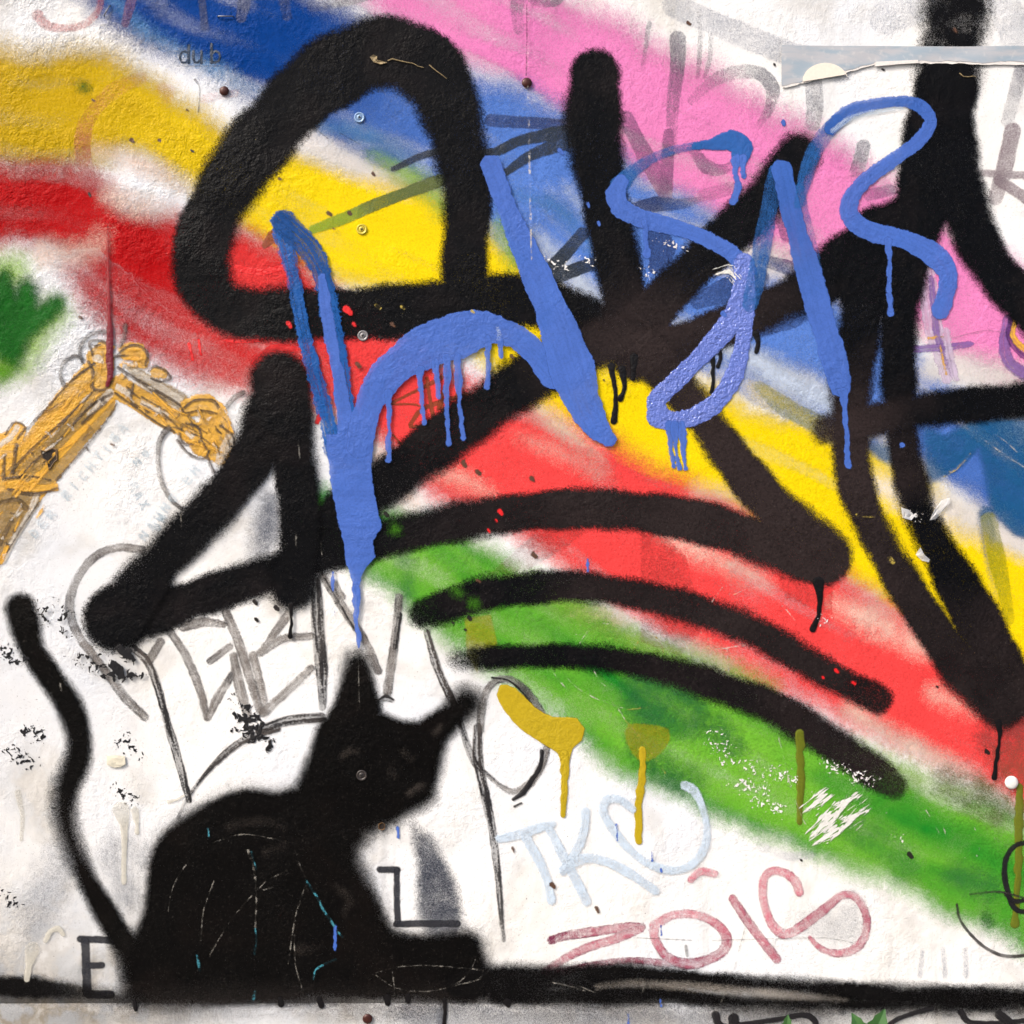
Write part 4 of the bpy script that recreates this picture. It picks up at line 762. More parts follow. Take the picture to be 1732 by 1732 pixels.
for s in ([(1210, 1716, 14), (1216, 1732, 12), (1240, 1740, 10)], [(1240, 1722, 18), (1244, 1760, 14)], [(1250, 1732, 8), (1310, 1724, 9), (1355, 1716, 9), (1376, 1724, 10), (1384, 1750, 9)], [(1490, 1745, 8), (1520, 1722, 8), (1575, 1705, 8)], [(1625, 1712, 12), (1640, 1728, 10), (1690, 1730, 9), (1760, 1722, 9)], [(1690, 1716, 16), (1710, 1730, 12)]):
    coat(bw, "pen_stroke", "inkpen", [s])

# ------------------------------------------------------------------ blue brushed lettering
bb = empty("blue_brush_lettering", wall, "cornflower blue brushed lettering with runs and drips painted over the black")
coat(bb, "dry_brush_stroke", "bluedry", [[(476, 376, 40), (484, 420, 26), (496, 470, 24, 1, .5), (508, 530, 25), (521, 590, 24), (535, 640, 25, 1, .5), (551, 700, 27), (566, 760, 36)]])
coat(bb, "dry_brush_stroke", "bluedry", [[(482, 378, 40, 1, 1), (522, 418, 38, 1, 1), (545, 462, 34, 1, .8), (557, 520, 32), (568, 580, 30, 1, .4), (580, 650, 30), (588, 710, 30), (596, 760, 40)]])
coat(bb, "brush_stroke", "blue", [[(545, 470, 14), (553, 530, 20), (563, 590, 20), (576, 650, 22), (584, 710, 26), (592, 760, 34)]])
coat(bb, "stem", "blue", polys=[[(553, 735), (556, 780), (562, 830), (573, 885), (581, 914), (586, 951), (594, 975), (600, 1005), (607, 1005), (611, 975), (620, 958), (635, 942), (631, 914), (645, 892), (638, 860), (629, 800), (631, 735), (610, 715), (575, 735)]])
coat(bb, "arch", "blue", [[(608, 755, 44), (622, 692, 42), (652, 638, 58), (710, 592, 70), (770, 570, 76), (820, 556, 58), (872, 570, 40), (905, 597, 40), (935, 635, 44)]])
coat(bb, "diagonal", "blue", [[(830, 280, 35), (845, 320, 34), (868, 380, 37), (892, 432, 44), (917, 490, 52), (942, 550, 62), (966, 622, 74), (986, 682, 62), (1010, 724, 42), (1028, 742, 28)]])
coat(bb, "hook", "bluedeep", [[(1205, 244, 20), (1238, 238, 36), (1255, 250, 38), (1252, 264, 34)], [(1176, 247, 12), (1205, 244, 18)]])
coat(bb, "thin_stroke", "bluethin", [[(1180, 246, 14), (1140, 254, 15, .9), (1100, 270, 16, .8), (1070, 290, 22, .9), (1046, 315, 30)]])
coat(bb, "s_curve", "blue", [[(1050, 308, 26), (1041, 326, 32), (1050, 352, 32), (1090, 371, 31), (1142, 385, 28), (1190, 402, 26), (1236, 428, 26), (1262, 458, 32)]])
coat(bb, "loop", "blueshine", [[(1258, 445, 36), (1258, 485, 38), (1247, 527, 38), (1215, 570, 35), (1180, 607, 32), (1140, 647, 30), (1109, 680, 32), (1112, 705, 34), (1150, 711, 32), (1200, 690, 32), (1234, 650, 30), (1252, 600, 28), (1260, 550, 26), (1266, 500, 28)]])
coat(bb, "thin_stroke", "bluethin", [[(1314, 292, 30), (1303, 340, 30, .8), (1292, 400, 30, .75), (1281, 460, 30, .95), (1268, 515, 28)]])
coat(bb, "thin_stroke", "bluethin", [[(1352, 320, 18, .8), (1362, 390, 26, .6), (1372, 440, 30, .5), (1380, 480, 24, .6)]])
coat(bb, "long_stroke", "blue", [[(1322, 288, 33, 1, .3), (1336, 350, 34, .92, .3), (1352, 410, 38, .85, .2), (1370, 470, 44, .92), (1386, 530, 42), (1405, 590, 46), (1418, 640, 40), (1421, 655, 34)]])
coat(bb, "thin_stroke", "bluethin", [[(1350, 345, 18, .9), (1362, 300, 24, .9), (1374, 262, 26), (1392, 232, 26), (1415, 206, 26)]])
coat(bb, "question_curve", "blue", [[(1405, 216, 24, .85, .6), (1430, 193, 25, .9, .6), (1465, 180, 23, .95, .4), (1520, 172, 18, .9, .5), (1556, 181, 23, .95, .2), (1573, 206, 21), (1552, 240, 23), (1500, 278, 25), (1455, 313, 25), (1436, 345, 28), (1442, 374, 32), (1480, 395, 34), (1530, 406, 32), (1580, 432, 38), (1603, 462, 33), (1600, 495, 30), (1590, 525, 32)]])
coat(bb, "brush_trail", "paleblue", [[(1408, 222, 8, .5), (1440, 200, 9, .6), (1490, 188, 7, .6), (1525, 184, 5, .5)]])
for s in ([(1502, 408, 14), (1504, 440, 9), (1504, 490, 9), (1506, 530, 8)], [(1425, 664, 20), (1428, 690, 9), (1431, 740, 9), (1434, 788, 9)], [(1245, 272, 20), (1244, 295, 11), (1247, 318, 11), (1240, 340, 9)], [(1257, 268, 14), (1257, 298, 9)], [(1090, 375, 14), (1092, 400, 8), (1094, 430, 10)],
          [(711, 625, 12), (713, 668, 8), (718, 715, 6)], [(737, 612, 12), (740, 650, 7), (742, 672, 7)], [(756, 605, 14), (756, 680, 9), (759, 750, 8)], [(774, 604, 14), (777, 680, 8), (784, 742, 8)], [(825, 572, 12), (826, 620, 8), (824, 654, 7)], [(845, 575, 12), (848, 604, 7)], [(657, 665, 14), (658, 720, 8), (658, 778, 8)],
          [(1131, 718, 14), (1135, 760, 8), (1138, 788, 7)], [(1141, 718, 14), (1143, 765, 7), (1150, 791, 7)], [(1153, 718, 14), (1156, 760, 8), (1159, 792, 7)], [(603, 995, 16), (604, 1030, 9), (603, 1058, 7), (608, 1076, 9), (607, 1094, 5)]):
    coat(bb, "drip", "blue", [wander(s)])
for s in ([(564, 968, 3), (563, 985, 8), (564, 1000, 2)], [(566, 1034, 2), (566, 1040, 2)], [(994, 946, 3), (994, 966, 5)], [(672, 1400, 4), (674, 1416, 4)], [(567, 1566, 3), (567, 1590, 5), (566, 1606, 4)], [(1043, 1394, 2), (1044, 1421, 3)], [(1102, 1440, 2), (1103, 1455, 4)], [(1118, 1470, 3), (1119, 1474, 3)], [(1117, 1690, 3), (1118, 1702, 3)], [(1063, 1716, 3), (1063, 1740, 4)], [(1118, 1566, 2), (1119, 1582, 2)],
          [(1222, 530, 8), (1226, 534, 6)], [(1324, 206, 8), (1326, 212, 4)], [(995, 345, 6), (996, 350, 4)], [(1525, 752, 8), (1528, 754, 6)], [(1012, 376, 4), (1014, 380, 4)], [(947, 255, 8), (952, 260, 5)]):
    coat(bb, "spatter", "blue", [s])
coat(bb, "pale_trail", "paleblue", [[(841, 555, 5, .25), (845, 566, 7, .3), (842, 575, 5, .2)]])

# ------------------------------------------------------------------ printed word
du = empty("printed_word", wall, "small printed letters du b on the blue at the wall's upper left")
for st in ([[(319.5, 77, 4.4), (319.5, 107, 4.4)], [(319, 91, 3.4), (313, 87, 3.4), (306, 91, 3.6), (304.5, 99, 3.8), (308, 106, 3.4), (314, 106, 3.4), (319, 101, 3.4)]], [[(327.5, 87, 4), (327.5, 100, 4), (330, 106, 3.4), (335, 106, 3.2), (340, 101, 3.2)], [(341, 87, 4), (341, 107.5, 4)]]):
    coat(du, "letter", "print", st, h=1.2)
coat(du, "letter", "print", [[(358, 75, 4.4), (358, 106.5, 4.4)], [(358.5, 91, 3.4), (365, 86.5, 3.4), (371, 90, 3.6), (372.5, 97, 3.8), (370, 104, 3.4), (364, 106.5, 3.4), (358.5, 104, 3.4)]], h=1.2)
coat(du, "ruled_line", "graphite", [[(300, 112, 1.4), (375, 112, 1.4)]])

# ------------------------------------------------------------------ wear: chips, scratches, pits
ch = empty("chipped_patches", wall, "black chipped flecks around the cat's tail and raised ear")
for x, y, w_, l_ in ((205, 1135, 44, 30), (225, 1112, 30, 20), (150, 1120, 20, 36), (92, 1055, 20, 40), (28, 1112, 24, 30), (60, 1238, 24, 20), (38, 1282, 24, 26), (420, 1222, 40, 24), (440, 1250, 34, 20), (225, 1270, 16, 16), (210, 1345, 16, 26), (215, 1255, 14, 14), (12, 1520, 20, 30), (80, 1030, 12, 20), (105, 1030, 12, 12), (400, 1183, 10, 6)):
    coat(ch, "fleck_cluster", "bigsplotch" if w_ >= 30 else "splotch", [[(x - l_ / 2, y - l_ / 4, w_), (x + l_ / 2, y + l_ / 4, w_ * .8)]], h=2.6)
wc = empty("white_paint_loss", wall, "white flaked spots where paint has come off the green and blue")
for x, y, w_, l_ in ((1220, 1262, 22, 20), (1215, 1240, 16, 30), (1250, 1290, 18, 60), (1320, 1310, 22, 40), (1300, 1360, 18, 40), (1410, 1300, 16, 30), (1460, 1318, 24, 30), (1270, 1330, 26, 40), (1518, 1418, 10, 16),
                     (1130, 410, 14, 24), (1150, 416, 10, 16), (940, 448, 16, 30), (995, 440, 12, 16), (1098, 458, 12, 14), (1540, 872, 14, 20), (1390, 1050, 12, 12)):
    coat(wc, "flaked_spot", "whitechip", [[(x - l_ / 2, y - l_ / 6, w_), (x + l_ / 2, y + l_ / 6, w_)]], h=2.6)
for s in ([(1364, 1368, 18), (1392, 1346, 20)], [(1376, 1408, 22), (1412, 1372, 30), (1444, 1342, 16)], [(1380, 1424, 16), (1430, 1390, 26), (1464, 1362, 12)], [(1215, 462, 14), (1232, 458, 18), (1244, 470, 8)]):
    coat(wc, "scraped_patch", "whitescrape", [s], h=2.2)
ss = empty("scratch_marks", wall, "thin pale scratched lines across the red, green and black paint")
SC = [("scratch", s) for s in ([(1278, 978, 2), (1310, 1012, 2.4), (1330, 1032, 2), (1345, 1050, 1.6)], [(1274, 979, 2), (1252, 1000, 2), (1240, 1006, 2)], [(1222, 993, 2), (1204, 1018, 2)], [(1185, 1068, 2), (1195, 1082, 2.4), (1215, 1096, 2.4), (1240, 1094, 2), (1262, 1090, 1.6)], [(1229, 1096, 2), (1232, 1135, 2)],
      [(932, 1130, 2), (945, 1150, 2.4), (966, 1172, 2)], [(952, 1135, 2), (972, 1160, 2), (1010, 1182, 2.4), (1056, 1198, 2)], [(1005, 1136, 2), (1018, 1155, 2), (1040, 1168, 2.2), (1064, 1168, 2)], [(1045, 1198, 2.4), (1056, 1216, 2)], [(1034, 1205, 2), (1028, 1230, 2)], [(1150, 1075, 1.8), (1165, 1100, 2), (1170, 1116, 1.6)],
      [(1315, 1240, 1.6), (1325, 1280, 2), (1340, 1340, 2), (1375, 1425, 2)], [(1566, 1370, 2), (1590, 1412, 2.2)], [(1595, 1395, 1.6), (1600, 1416, 2)], [(1485, 995, 2), (1488, 1005, 2), (1482, 1018, 2)],
      [(1060, 1060, 1.8), (1080, 1078, 1.4)], [(983, 1070, 2), (990, 1060, 2), (1015, 1055, 2), (1030, 1055, 1.5)], [(1006, 1060, 2), (1000, 1080, 2)], [(980, 1088, 2), (995, 1065, 2)],
      [(1620, 715, 2), (1660, 742, 2), (1700, 770, 2), (1760, 808, 2)], [(1640, 720, 1.6), (1690, 740, 1.6), (1720, 765, 1.6)])]
SC += [("scratchgold", s) for s in ([(1056, 1216, 2), (1090, 1255, 2), (1110, 1285, 2), (1125, 1308, 2)], [(1072, 1098, 2), (1085, 1078, 2), (1100, 1072, 2), (1115, 1084, 2), (1122, 1104, 2)], [(1060, 1200, 1.6), (1100, 1196, 1.6)], [(1596, 805, 5), (1620, 790, 4), (1640, 768, 3)], [(1448, 870, 2), (1460, 874, 3), (1480, 874, 2)], [(1245, 1005, 1.6), (1225, 1000, 1.6)])]
SC += [("scratchdim", s) for s in ([(360, 1425, 2), (400, 1412, 2), (430, 1412, 2), (470, 1420, 2), (490, 1424, 2.4)], [(500, 1440, 2), (510, 1470, 2), (518, 1485, 2)], [(420, 1438, 4), (430, 1470, 4), (434, 1520, 3), (432, 1570, 3)], [(515, 1502, 2.4), (500, 1550, 2), (492, 1600, 3), (488, 1630, 2)], [(498, 1582, 3), (500, 1630, 2), (512, 1675, 2)], [(285, 1540, 2.4), (290, 1510, 2), (300, 1485, 2), (322, 1452, 2)], [(340, 1590, 2), (345, 1540, 2), (362, 1490, 2)], [(355, 1615, 2), (395, 1550, 2), (450, 1490, 1.6)],
      [(635, 1645, 1.6), (680, 1634, 2), (740, 1633, 2), (818, 1640, 2)], [(818, 1640, 2), (810, 1655, 2.2), (770, 1666, 2)], [(635, 1648, 1.6), (670, 1670, 1.6), (720, 1676, 2), (770, 1664, 2), (795, 1640, 2), (804, 1622, 2)], [(663, 1636, 2), (666, 1660, 2), (668, 1686, 2)], [(460, 1484, 2.4), (486, 1472, 2)], [(445, 1505, 2), (480, 1495, 2)],
      [(606, 1105, 2), (607, 1150, 2), (608, 1196, 2)], [(102, 1155, 3), (104, 1168, 3)], [(226, 948, 3), (227, 964, 3)], [(307, 870, 2), (308, 892, 2)], [(505, 745, 3), (508, 775, 3)], [(501, 900, 3), (502, 922, 3)], [(543, 920, 2.4), (545, 940, 2)],
      [(930, 1660, 3), (965, 1668, 3), (990, 1676, 2)], [(975, 1665, 2), (1010, 1680, 2.4)], [(1260, 1575, 1.4, .8), (1240, 1640, 1.6), (1212, 1712, 2)], [(1085, 1678, 3), (1090, 1668, 3)], [(863, 1700, 3), (890, 1704, 3), (910, 1710, 2)])]
SC += [("scratchteal", s) for s in ([(432, 1570, 3), (434, 1592, 3), (430, 1612, 4)], [(334, 1615, 4), (338, 1640, 5)], [(518, 1490, 4), (535, 1515, 4), (548, 1540, 4), (572, 1575, 4), (580, 1585, 3)], [(531, 1656, 3), (534, 1640, 3), (550, 1630, 4), (568, 1622, 4)], [(352, 1400, 3), (354, 1415, 3)], [(432, 1678, 5), (425, 1700, 6)], [(425, 1440, 3), (434, 1470, 3)])]
SC += [("graphite", s) for s in ([(1078, 1586, 2), (1120, 1588, 2), (1170, 1590, 2)], [(1205, 1590, 2), (1270, 1588, 2), (1340, 1586, 2), (1400, 1586, 1.5), (1442, 1594, 2)], [(1260, 1568, 2), (1248, 1610, 1.6)], [(1160, 1600, 5), (1162, 1616, 5)], [(1612, 572, 2, .6), (1660, 560, 2), (1700, 562, 2)], [(330, 135, 4), (338, 150, 3), (336, 190, 3)], [(530, 215, 1), (555, 235, 1)], [(575, 225, 1), (610, 245, 1)])]
for key, s in SC: coat(ss, "scratch", key, [[(*q[:2], max(1.1, q[2] * (.8 if q[2] < 4 else 1)), *q[3:]) for q in s]], h=1.5)
vs_ = empty("vertical_seam_crack", wall, "pale flaking vertical crack running down from the wall's top edge")
coat(vs_, "crack", "scratch", [[(893, -60, 1.6), (894, 60, 1.6), (892, 120, 2), (894, 200, 2.4), (896, 300, 3.6), (898, 400, 3), (899, 440, 1.5)]], h=1.5)
coat(vs_, "crack", "pit", [[(891, 10, 1.2), (891, 80, 1.2), (890, 130, 1.4)]], h=1.2, op=.7)
pt = empty("pitted_spots", wall, "dark pits and dents scattered over the painted plaster")
for x, y, a, b, k in ((143, 148, 10, 5, 'g'), (158, 170, 5, 3, 'b'), (224, 238, 7, 6, 'b'), (326, 256, 8, 4, 'p'), (152, 330, 4, 9, 'p'), (270, 238, 4, 4, 'b'), (318, 187, 5, 4, 'b'), (474, 303, 9, 5, 'b'), (558, 362, 8, 6, 'b'), (592, 361, 6, 6, 'b'), (632, 295, 7, 6, 'b'), (566, 388, 6, 4, 'b'), (191, 752, 10, 4, 'b'), (138, 538, 7, 5, 'b'),
                      (785, 785, 8, 12, 'b'), (809, 799, 8, 9, 'b'), (900, 810, 7, 8, 'b'), (904, 939, 8, 8, 'b'), (607, 618, 8, 8, 'b'), (866, 604, 6, 6, 'b'), (1022, 645, 4, 6, 'p'), (809, 982, 9, 5, 'b'), (767, 1054, 6, 5, 'p'), (794, 1046, 8, 7, 'p'), (788, 1066, 5, 4, 'p'), (654, 870, 7, 7, 'p'), (432, 1019, 7, 8, 'p'), (434, 1048, 6, 8, 'p'), (469, 1029, 8, 8, 'p'), (1670, 1272, 7, 8, 'p'), (1585, 1162, 4, 4, 'p'),
                      (1670, 1556, 6, 10, 'g'), (1540, 1447, 8, 10, 'p'), (868, 1437, 5, 14, 'b'), (935, 1497, 8, 8, 'b'), (1010, 1538, 6, 14, 'b'), (1165, 40, 8, 6, 'b'), (1355, 1455, 4, 4, 'p'), (1310, 110, 4, 4, 'p'), (1494, 118, 5, 3, 'p'), (1615, 52, 5, 8, 'b'), (640, 519, 10, 8, 'c'), (682, 520, 8, 6, 'c'), (590, 527, 12, 12, 'r'), (490, 550, 7, 12, 'r'), (600, 550, 6, 7, 'r'), (665, 550, 7, 7, 'b'), (643, 570, 4, 4, 'p'), (800, 528, 6, 5, 'c'), (1392, 1146, 4, 4, 'r'), (1415, 1135, 5, 6, 'r'), (1444, 1155, 7, 6, 'r'), (847, 867, 7, 9, 'r'), (840, 880, 4, 6, 'r'), (827, 898, 5, 8, 'r'), (668, 895, 9, 10, 'gr'), (772, 1000, 14, 10, 'gr'), (800, 1020, 12, 12, 'gr'), (1507, 948, 12, 10, 'c'), (1450, 872, 5, 5, 'c')):
    if k in 'gr' and len(k) == 2:
        coat(pt, "pit", "darkgreen", [[(x, y, b * .4), (x + a / 3, y + 2, b * .3)]], h=1.8, mixv=.5); continue
    coat(pt, "pit", {'p': 'pit', 'b': 'pitbrown', 'g': 'darkgreen', 'c': 'scratchgold', 'r': 'brightred'}[k], [[(x - a / 4, y - b / 4, min(a, b)), (x + a / 4, y + b / 4, min(a, b) * .8)]], h=1.8)
cdp = empty("cream_paint_runs", wall, "cream coloured paint runs on the grimy plaster beside the cat's tail")
for s in ([(205, 1370, 30, .5), (210, 1400, 12), (210, 1460, 8), (210, 1492, 8)], [(228, 1370, 14, .6), (232, 1395, 6), (232, 1408, 7)], [(55, 1605, 26, .5), (50, 1630, 12), (46, 1655, 10)], [(78, 1590, 8), (86, 1575, 8), (100, 1570, 10), (108, 1580, 6)], [(30, 1340, 10, .5), (38, 1380, 8, .5), (36, 1420, 6, .5)], [(285, 1356, 6), (300, 1352, 4), (312, 1345, 3)]):
    coat(cdp, "run", "creamdrip", [s])
print("coat triangles", NTRI[0], "levels", LEVEL.max())
# ------------------------------------------------------------------ things fixed to the wall
def lathe(prof, n=20):
    bm = bmesh.new(); rings = []
    for r, y in prof:
        rings.append([bm.verts.new((r * math.cos(2 * math.pi * i / n), -y, r * math.sin(2 * math.pi * i / n))) for i in range(n)] if r > 1e-6 else [bm.verts.new((0, -y, 0))])
    for a, b in zip(rings, rings[1:]):
        for i in range(n):
            j = (i + 1) % n
            if len(a) == 1: bm.faces.new((a[0], b[j], b[i]))
            elif len(b) == 1: bm.faces.new((a[i], a[j], b[0]))
            else: bm.faces.new((a[i], a[j], b[j], b[i]))
    bmesh.ops.recalc_face_normals(bm, faces=bm.faces[:])
    return bm
TOP = 0.0045
m_nail = flat_mat("brown_nail_paint", (74, 32, 24), 0.35, 0.2, 0.35, 400, 0.3)
m_steel = flat_mat("dull_steel", (140, 140, 142), 0.4, 0.9, 0.4, 500, 0.2)
m_dark = flat_mat("dark_recess", (22, 20, 20), 0.8)
for x, y, r, lab in ((380, 155, 8.2, "round brown nail head on white below the printed letters du b"), (891, 141, 8.6, "round brown nail head on the pale vertical crack between pink and blue"), (622, 1722, 8.5, "rusty brown nail head on the bottom board below the cat")):
    o = mesh_obj("nail_head", lathe([(r / 1000 * .9, -0.002), (r / 1000, 0.0006), (r / 1000 * .92, 0.0022), (r / 1000 * .6, 0.0034), (0, 0.0038)]), m_nail, label=lab, cat="nail", group="brown nail heads in the wall", smooth=True)
    o.location = W(x, y, 0.0022)
for x, y, c, lab in ((608, 199, (150, 184, 226), "recessed screw in the blue paint inside the top of the black loop"), (612, 388, (226, 206, 70), "recessed screw in the yellow paint inside the black loop"), (613, 757, (80, 118, 206), "recessed screw painted over with the blue stem"), (614, 568, (150, 148, 150), "pale screw at the lower edge of the loop's black bar"), (612, 1311, (64, 58, 56), "screw painted over in the black cat's face")):
    s = empty("screw", label=lab, cat="screw", group="screws driven into the wall", loc=W(x, y, 0.0022))
    mcol = flat_mat("screw_paint", c, 0.35, 0.1, 0.25, 600, 0.3)
    mesh_obj("dished_rim", lathe([(0.0092, -0.001), (0.0088, 0.0007), (0.0078, 0.0011), (0.0066, 0.0006), (0.0052, -0.0002)]), mcol, s, smooth=True)
    mesh_obj("screw_head", lathe([(0.0052, -0.0006), (0.0046, 0.0004), (0.0025, 0.0009), (0, 0.001)], 14), mcol, s, smooth=True)
    bm = bmesh.new()
    for a in (20, 110):
        bmesh.ops.create_cube(bm, size=1, matrix=Matrix.Translation((0, -0.0009, 0)) @ Matrix.Rotation(R(a), 4, 'Y') @ Matrix.Diagonal((0.0056, 0.0008 + a * 1e-6, 0.0013, 1)))
    mesh_obj("cross_slot", bm, m_dark, s)
def tube(pts, r, n=8):
    bm = bmesh.new(); rings = []
    for k, p_ in enumerate(pts):
        a = Vector(pts[max(0, k - 1)]); b = Vector(pts[min(len(pts) - 1, k + 1)]); tdir = (b - a).normalized()
        s = tdir.orthogonal().normalized(); q = tdir.cross(s)
        rr = r[k] if isinstance(r, (list, tuple)) else r
        rings.append([bm.verts.new(Vector(p_) + rr * (math.cos(2 * math.pi * i / n) * s + math.sin(2 * math.pi * i / n) * q)) for i in range(n)])
    for a, b in zip(rings, rings[1:]):
        off = min(range(n), key=lambda o_: sum((a[i].co - b[(i + o_) % n].co).length for i in range(n)))
        for i in range(n): bm.faces.new((a[i], a[(i + 1) % n], b[(i + 1 + off) % n], b[(i + off) % n]))
    bm.faces.new(rings[0]); bm.faces.new(rings[-1])
    bmesh.ops.recalc_face_normals(bm, faces=bm.faces[:]); return bm
for x, y, ang, L, lab in ((382, 29, 0, 26, "steel staple lying level in the dark blue paint"), (182, 19, 60, 20, "tilted steel staple beside a pale red pen arc")):
    c = W(x, y, 0.0022); dx = Vector((math.cos(R(ang)), 0, math.sin(R(ang)))) * L / 2000
    o = mesh_obj("staple", tube([-dx + Vector((0, 0.004, 0)), -dx + Vector((0, -0.0006, 0)), -dx * .88 + Vector((0, -0.0018, 0)), dx * .88 + Vector((0, -0.0018, 0)), dx + Vector((0, -0.0006, 0)), dx + Vector((0, 0.004, 0))], 0.0010), m_steel, label=lab, cat="staple", group="staples in the wall", smooth=True)
    o.location = c
o = mesh_obj("wall_plug", lathe([(0.011, -0.001), (0.0112, 0.0012), (0.0095, 0.003), (0.006, 0.004), (0, 0.0044)]), flat_mat("white_plastic", (246, 246, 244), 0.35, 0, 0.06), label="white round plastic plug beside a black drip in the reddish corner", cat="plug", smooth=True)
o.location = W(1710, 1323, 0.0022)
# holes with broken rims
for x, y, pts, lab in ((84, 772, [(-14, -10), (-6, -8), (6, -14), (12, -10), (13, 6), (8, 10), (2, 20), (-1, 20), (-4, 8), (-12, 2)], "jagged dark hole knocked through the crane's boom"), (617, 918, [(-7, -3), (-3, -7), (4, -6), (7, 0), (5, 6), (-2, 7), (-6, 4)], "small round black hole in the blue stem"), (646, 1397, [(-5, -3), (0, -6), (5, -3), (5, 4), (0, 7), (-5, 4)], "rusty drilled hole under the cat's chin")):
    r_ = empty("drilled_hole", label=lab, cat="hole", loc=W(x, y, 0.0021))
    bm = bmesh.new(); n = len(pts)
    fr = [bm.verts.new((px / 1000, -0.0006, -py / 1000)) for px, py in pts]; inn = [bm.verts.new((px * .55 / 1000, 0.0006, -py * .55 / 1000)) for px, py in pts]
    for i in range(n): bm.faces.new((fr[i], fr[(i + 1) % n], inn[(i + 1) % n], inn[i]))
    bm.faces.new(inn); bmesh.ops.recalc_face_normals(bm, faces=bm.faces[:])
    mesh_obj("dark_hollow", bm, flat_mat("hollow_brown", (40, 30, 24), 0.9, 0, 0.6, 300, 0.5), r_)
    bm = bmesh.new(); o1 = [bm.verts.new((px * rng.uniform(1.05, 1.25) / 1000, -0.0001, -py * rng.uniform(1.05, 1.25) / 1000)) for px, py in pts]; o2 = [bm.verts.new((px * 1.0 / 1000, -0.0012, -py * 1.0 / 1000)) for px, py in pts]; o3 = [bm.verts.new((px * .9 / 1000, -0.0004, -py * .9 / 1000)) for px, py in pts]
    for i in range(n):
        bm.faces.new((o1[i], o1[(i + 1) % n], o2[(i + 1) % n], o2[i])); bm.faces.new((o2[i], o2[(i + 1) % n], o3[(i + 1) % n], o3[i]))
    bmesh.ops.recalc_face_normals(bm, faces=bm.faces[:])
    mesh_obj("broken_rim", bm, flat_mat("rim_paint", {84: (120, 92, 56), 617: (60, 90, 160), 646: (130, 92, 44)}[x], 0.7, 0, 0.4, 300, 0.4), r_)
# torn poster strip
tpz = empty("torn_poster", label="torn strip of greyish blue paper poster pasted across the black stroke's top", cat="poster", loc=W(1530, 110, 0.0))
def sheet(name, top, bot, mat, off, lift, thick=0.0005):
    """a paper strip between two ragged edges, with a real thickness and a lifting torn edge"""
    xs = sorted(set([x for x, _ in top] + [x for x, _ in bot] + list(range(int(max(top[0][0], bot[0][0])), int(min(top[-1][0], bot[-1][0])), 9))))
    tx, ty = zip(*top); bx_, by_ = zip(*bot); bm = bmesh.new(); fr = []; bk = []; K = 6
    for x in xs:
        a = np.interp(x, tx, ty); b = np.interp(x, bx_, by_); b += rng.uniform(-1.2, 1.2)
        cf, cb = [], []
        for k in range(K + 1):
            s = k / K; y = a + (b - a) * s; z = off + lift * s * s * (0.6 + 0.4 * math.sin(x / 37)) + 0.0003 * math.sin(x / 19 + s * 3)
            p_ = W(x, y, z) - tpz.location; cf.append(bm.verts.new(p_)); cb.append(bm.verts.new(p_ + Vector((0, thick, 0))))
        fr.append(cf); bk.append(cb)
    for i in range(len(xs) - 1):
        for k in range(K):
            bm.faces.new((fr[i][k], fr[i][k + 1], fr[i + 1][k + 1], fr[i + 1][k])); bm.faces.new((bk[i][k], bk[i + 1][k], bk[i + 1][k + 1], bk[i][k + 1]))
        bm.faces.new((fr[i][0], fr[i + 1][0], bk[i + 1][0], bk[i][0])); bm.faces.new((fr[i][K], bk[i][K], bk[i + 1][K], fr[i + 1][K]))
    for k in range(K):
        bm.faces.new((fr[0][k], bk[0][k], bk[0][k + 1], fr[0][k + 1])); bm.faces.new((fr[-1][k], fr[-1][k + 1], bk[-1][k + 1], bk[-1][k]))
    return mesh_obj(name, bm, mat, tpz, smooth=False)
mp_, t, p = new_mat("faded_poster_print")
geo = t.new("ShaderNodeNewGeometry"); n1 = t.noise(t.scalevec(geo.outputs["Position"], (1, 1, 4)), 14, 4, 0.6, 0.6); n2 = t.noise(geo.outputs["Position"], 120, 3)
c = t.mix(t.rng(n1, 0.36, 0.62), lin((164, 180, 194)), lin((190, 192, 198))); c = t.mix(t.rng(n2, 0.55, 0.75, 0, 0.35), c, lin((226, 222, 218)))
t.put(p.inputs["Base Color"], c); p.inputs["Roughness"].default_value = 0.5
m_cream = flat_mat("cream_paper", (250, 240, 226), 0.7, 0, 0.05, 200); m_torn = flat_mat("torn_white_paper", (244, 240, 236), 0.8, 0, 0.08, 300, 0.3)
top = [(1321, 78), (1400, 78.5), (1500, 79), (1620, 80), (1732, 79), (1860, 80)]
sheet("torn_white_edge", [(x, y + 6) for x, y in top], [(1321, 150), (1352, 143), (1440, 121.5), (1480, 110), (1556, 108), (1620, 109), (1660, 111), (1700, 110), (1732, 111), (1860, 112)], m_torn, 0.0030, 0.0002, 0.0003)
sheet("printed_paper", top, [(1321, 147), (1352, 140), (1440, 118), (1480, 106), (1556, 104), (1620, 105), (1660, 108), (1700, 105), (1732, 107), (1860, 108)], mp_, 0.0034, 0.0003, 0.0003)
bm = bmesh.new(); xs = [1357 + i * 4 for i in range(20)]; fr = []
for x in xs:
    yt = 141 - math.sqrt(max(0, 1 - ((x - 1395) / 39.5) ** 2)) * 33; yb = 141 - (x - 1350) * 0.17
    yb = max(yb, yt + .5)
    fr.append([bm.verts.new(W(x, yt, 0.0048) - tpz.location), bm.verts.new(W(x, yb, 0.0050) - tpz.location), bm.verts.new(W(x, yb, 0.0040) - tpz.location), bm.verts.new(W(x, yt, 0.0040) - tpz.location)])
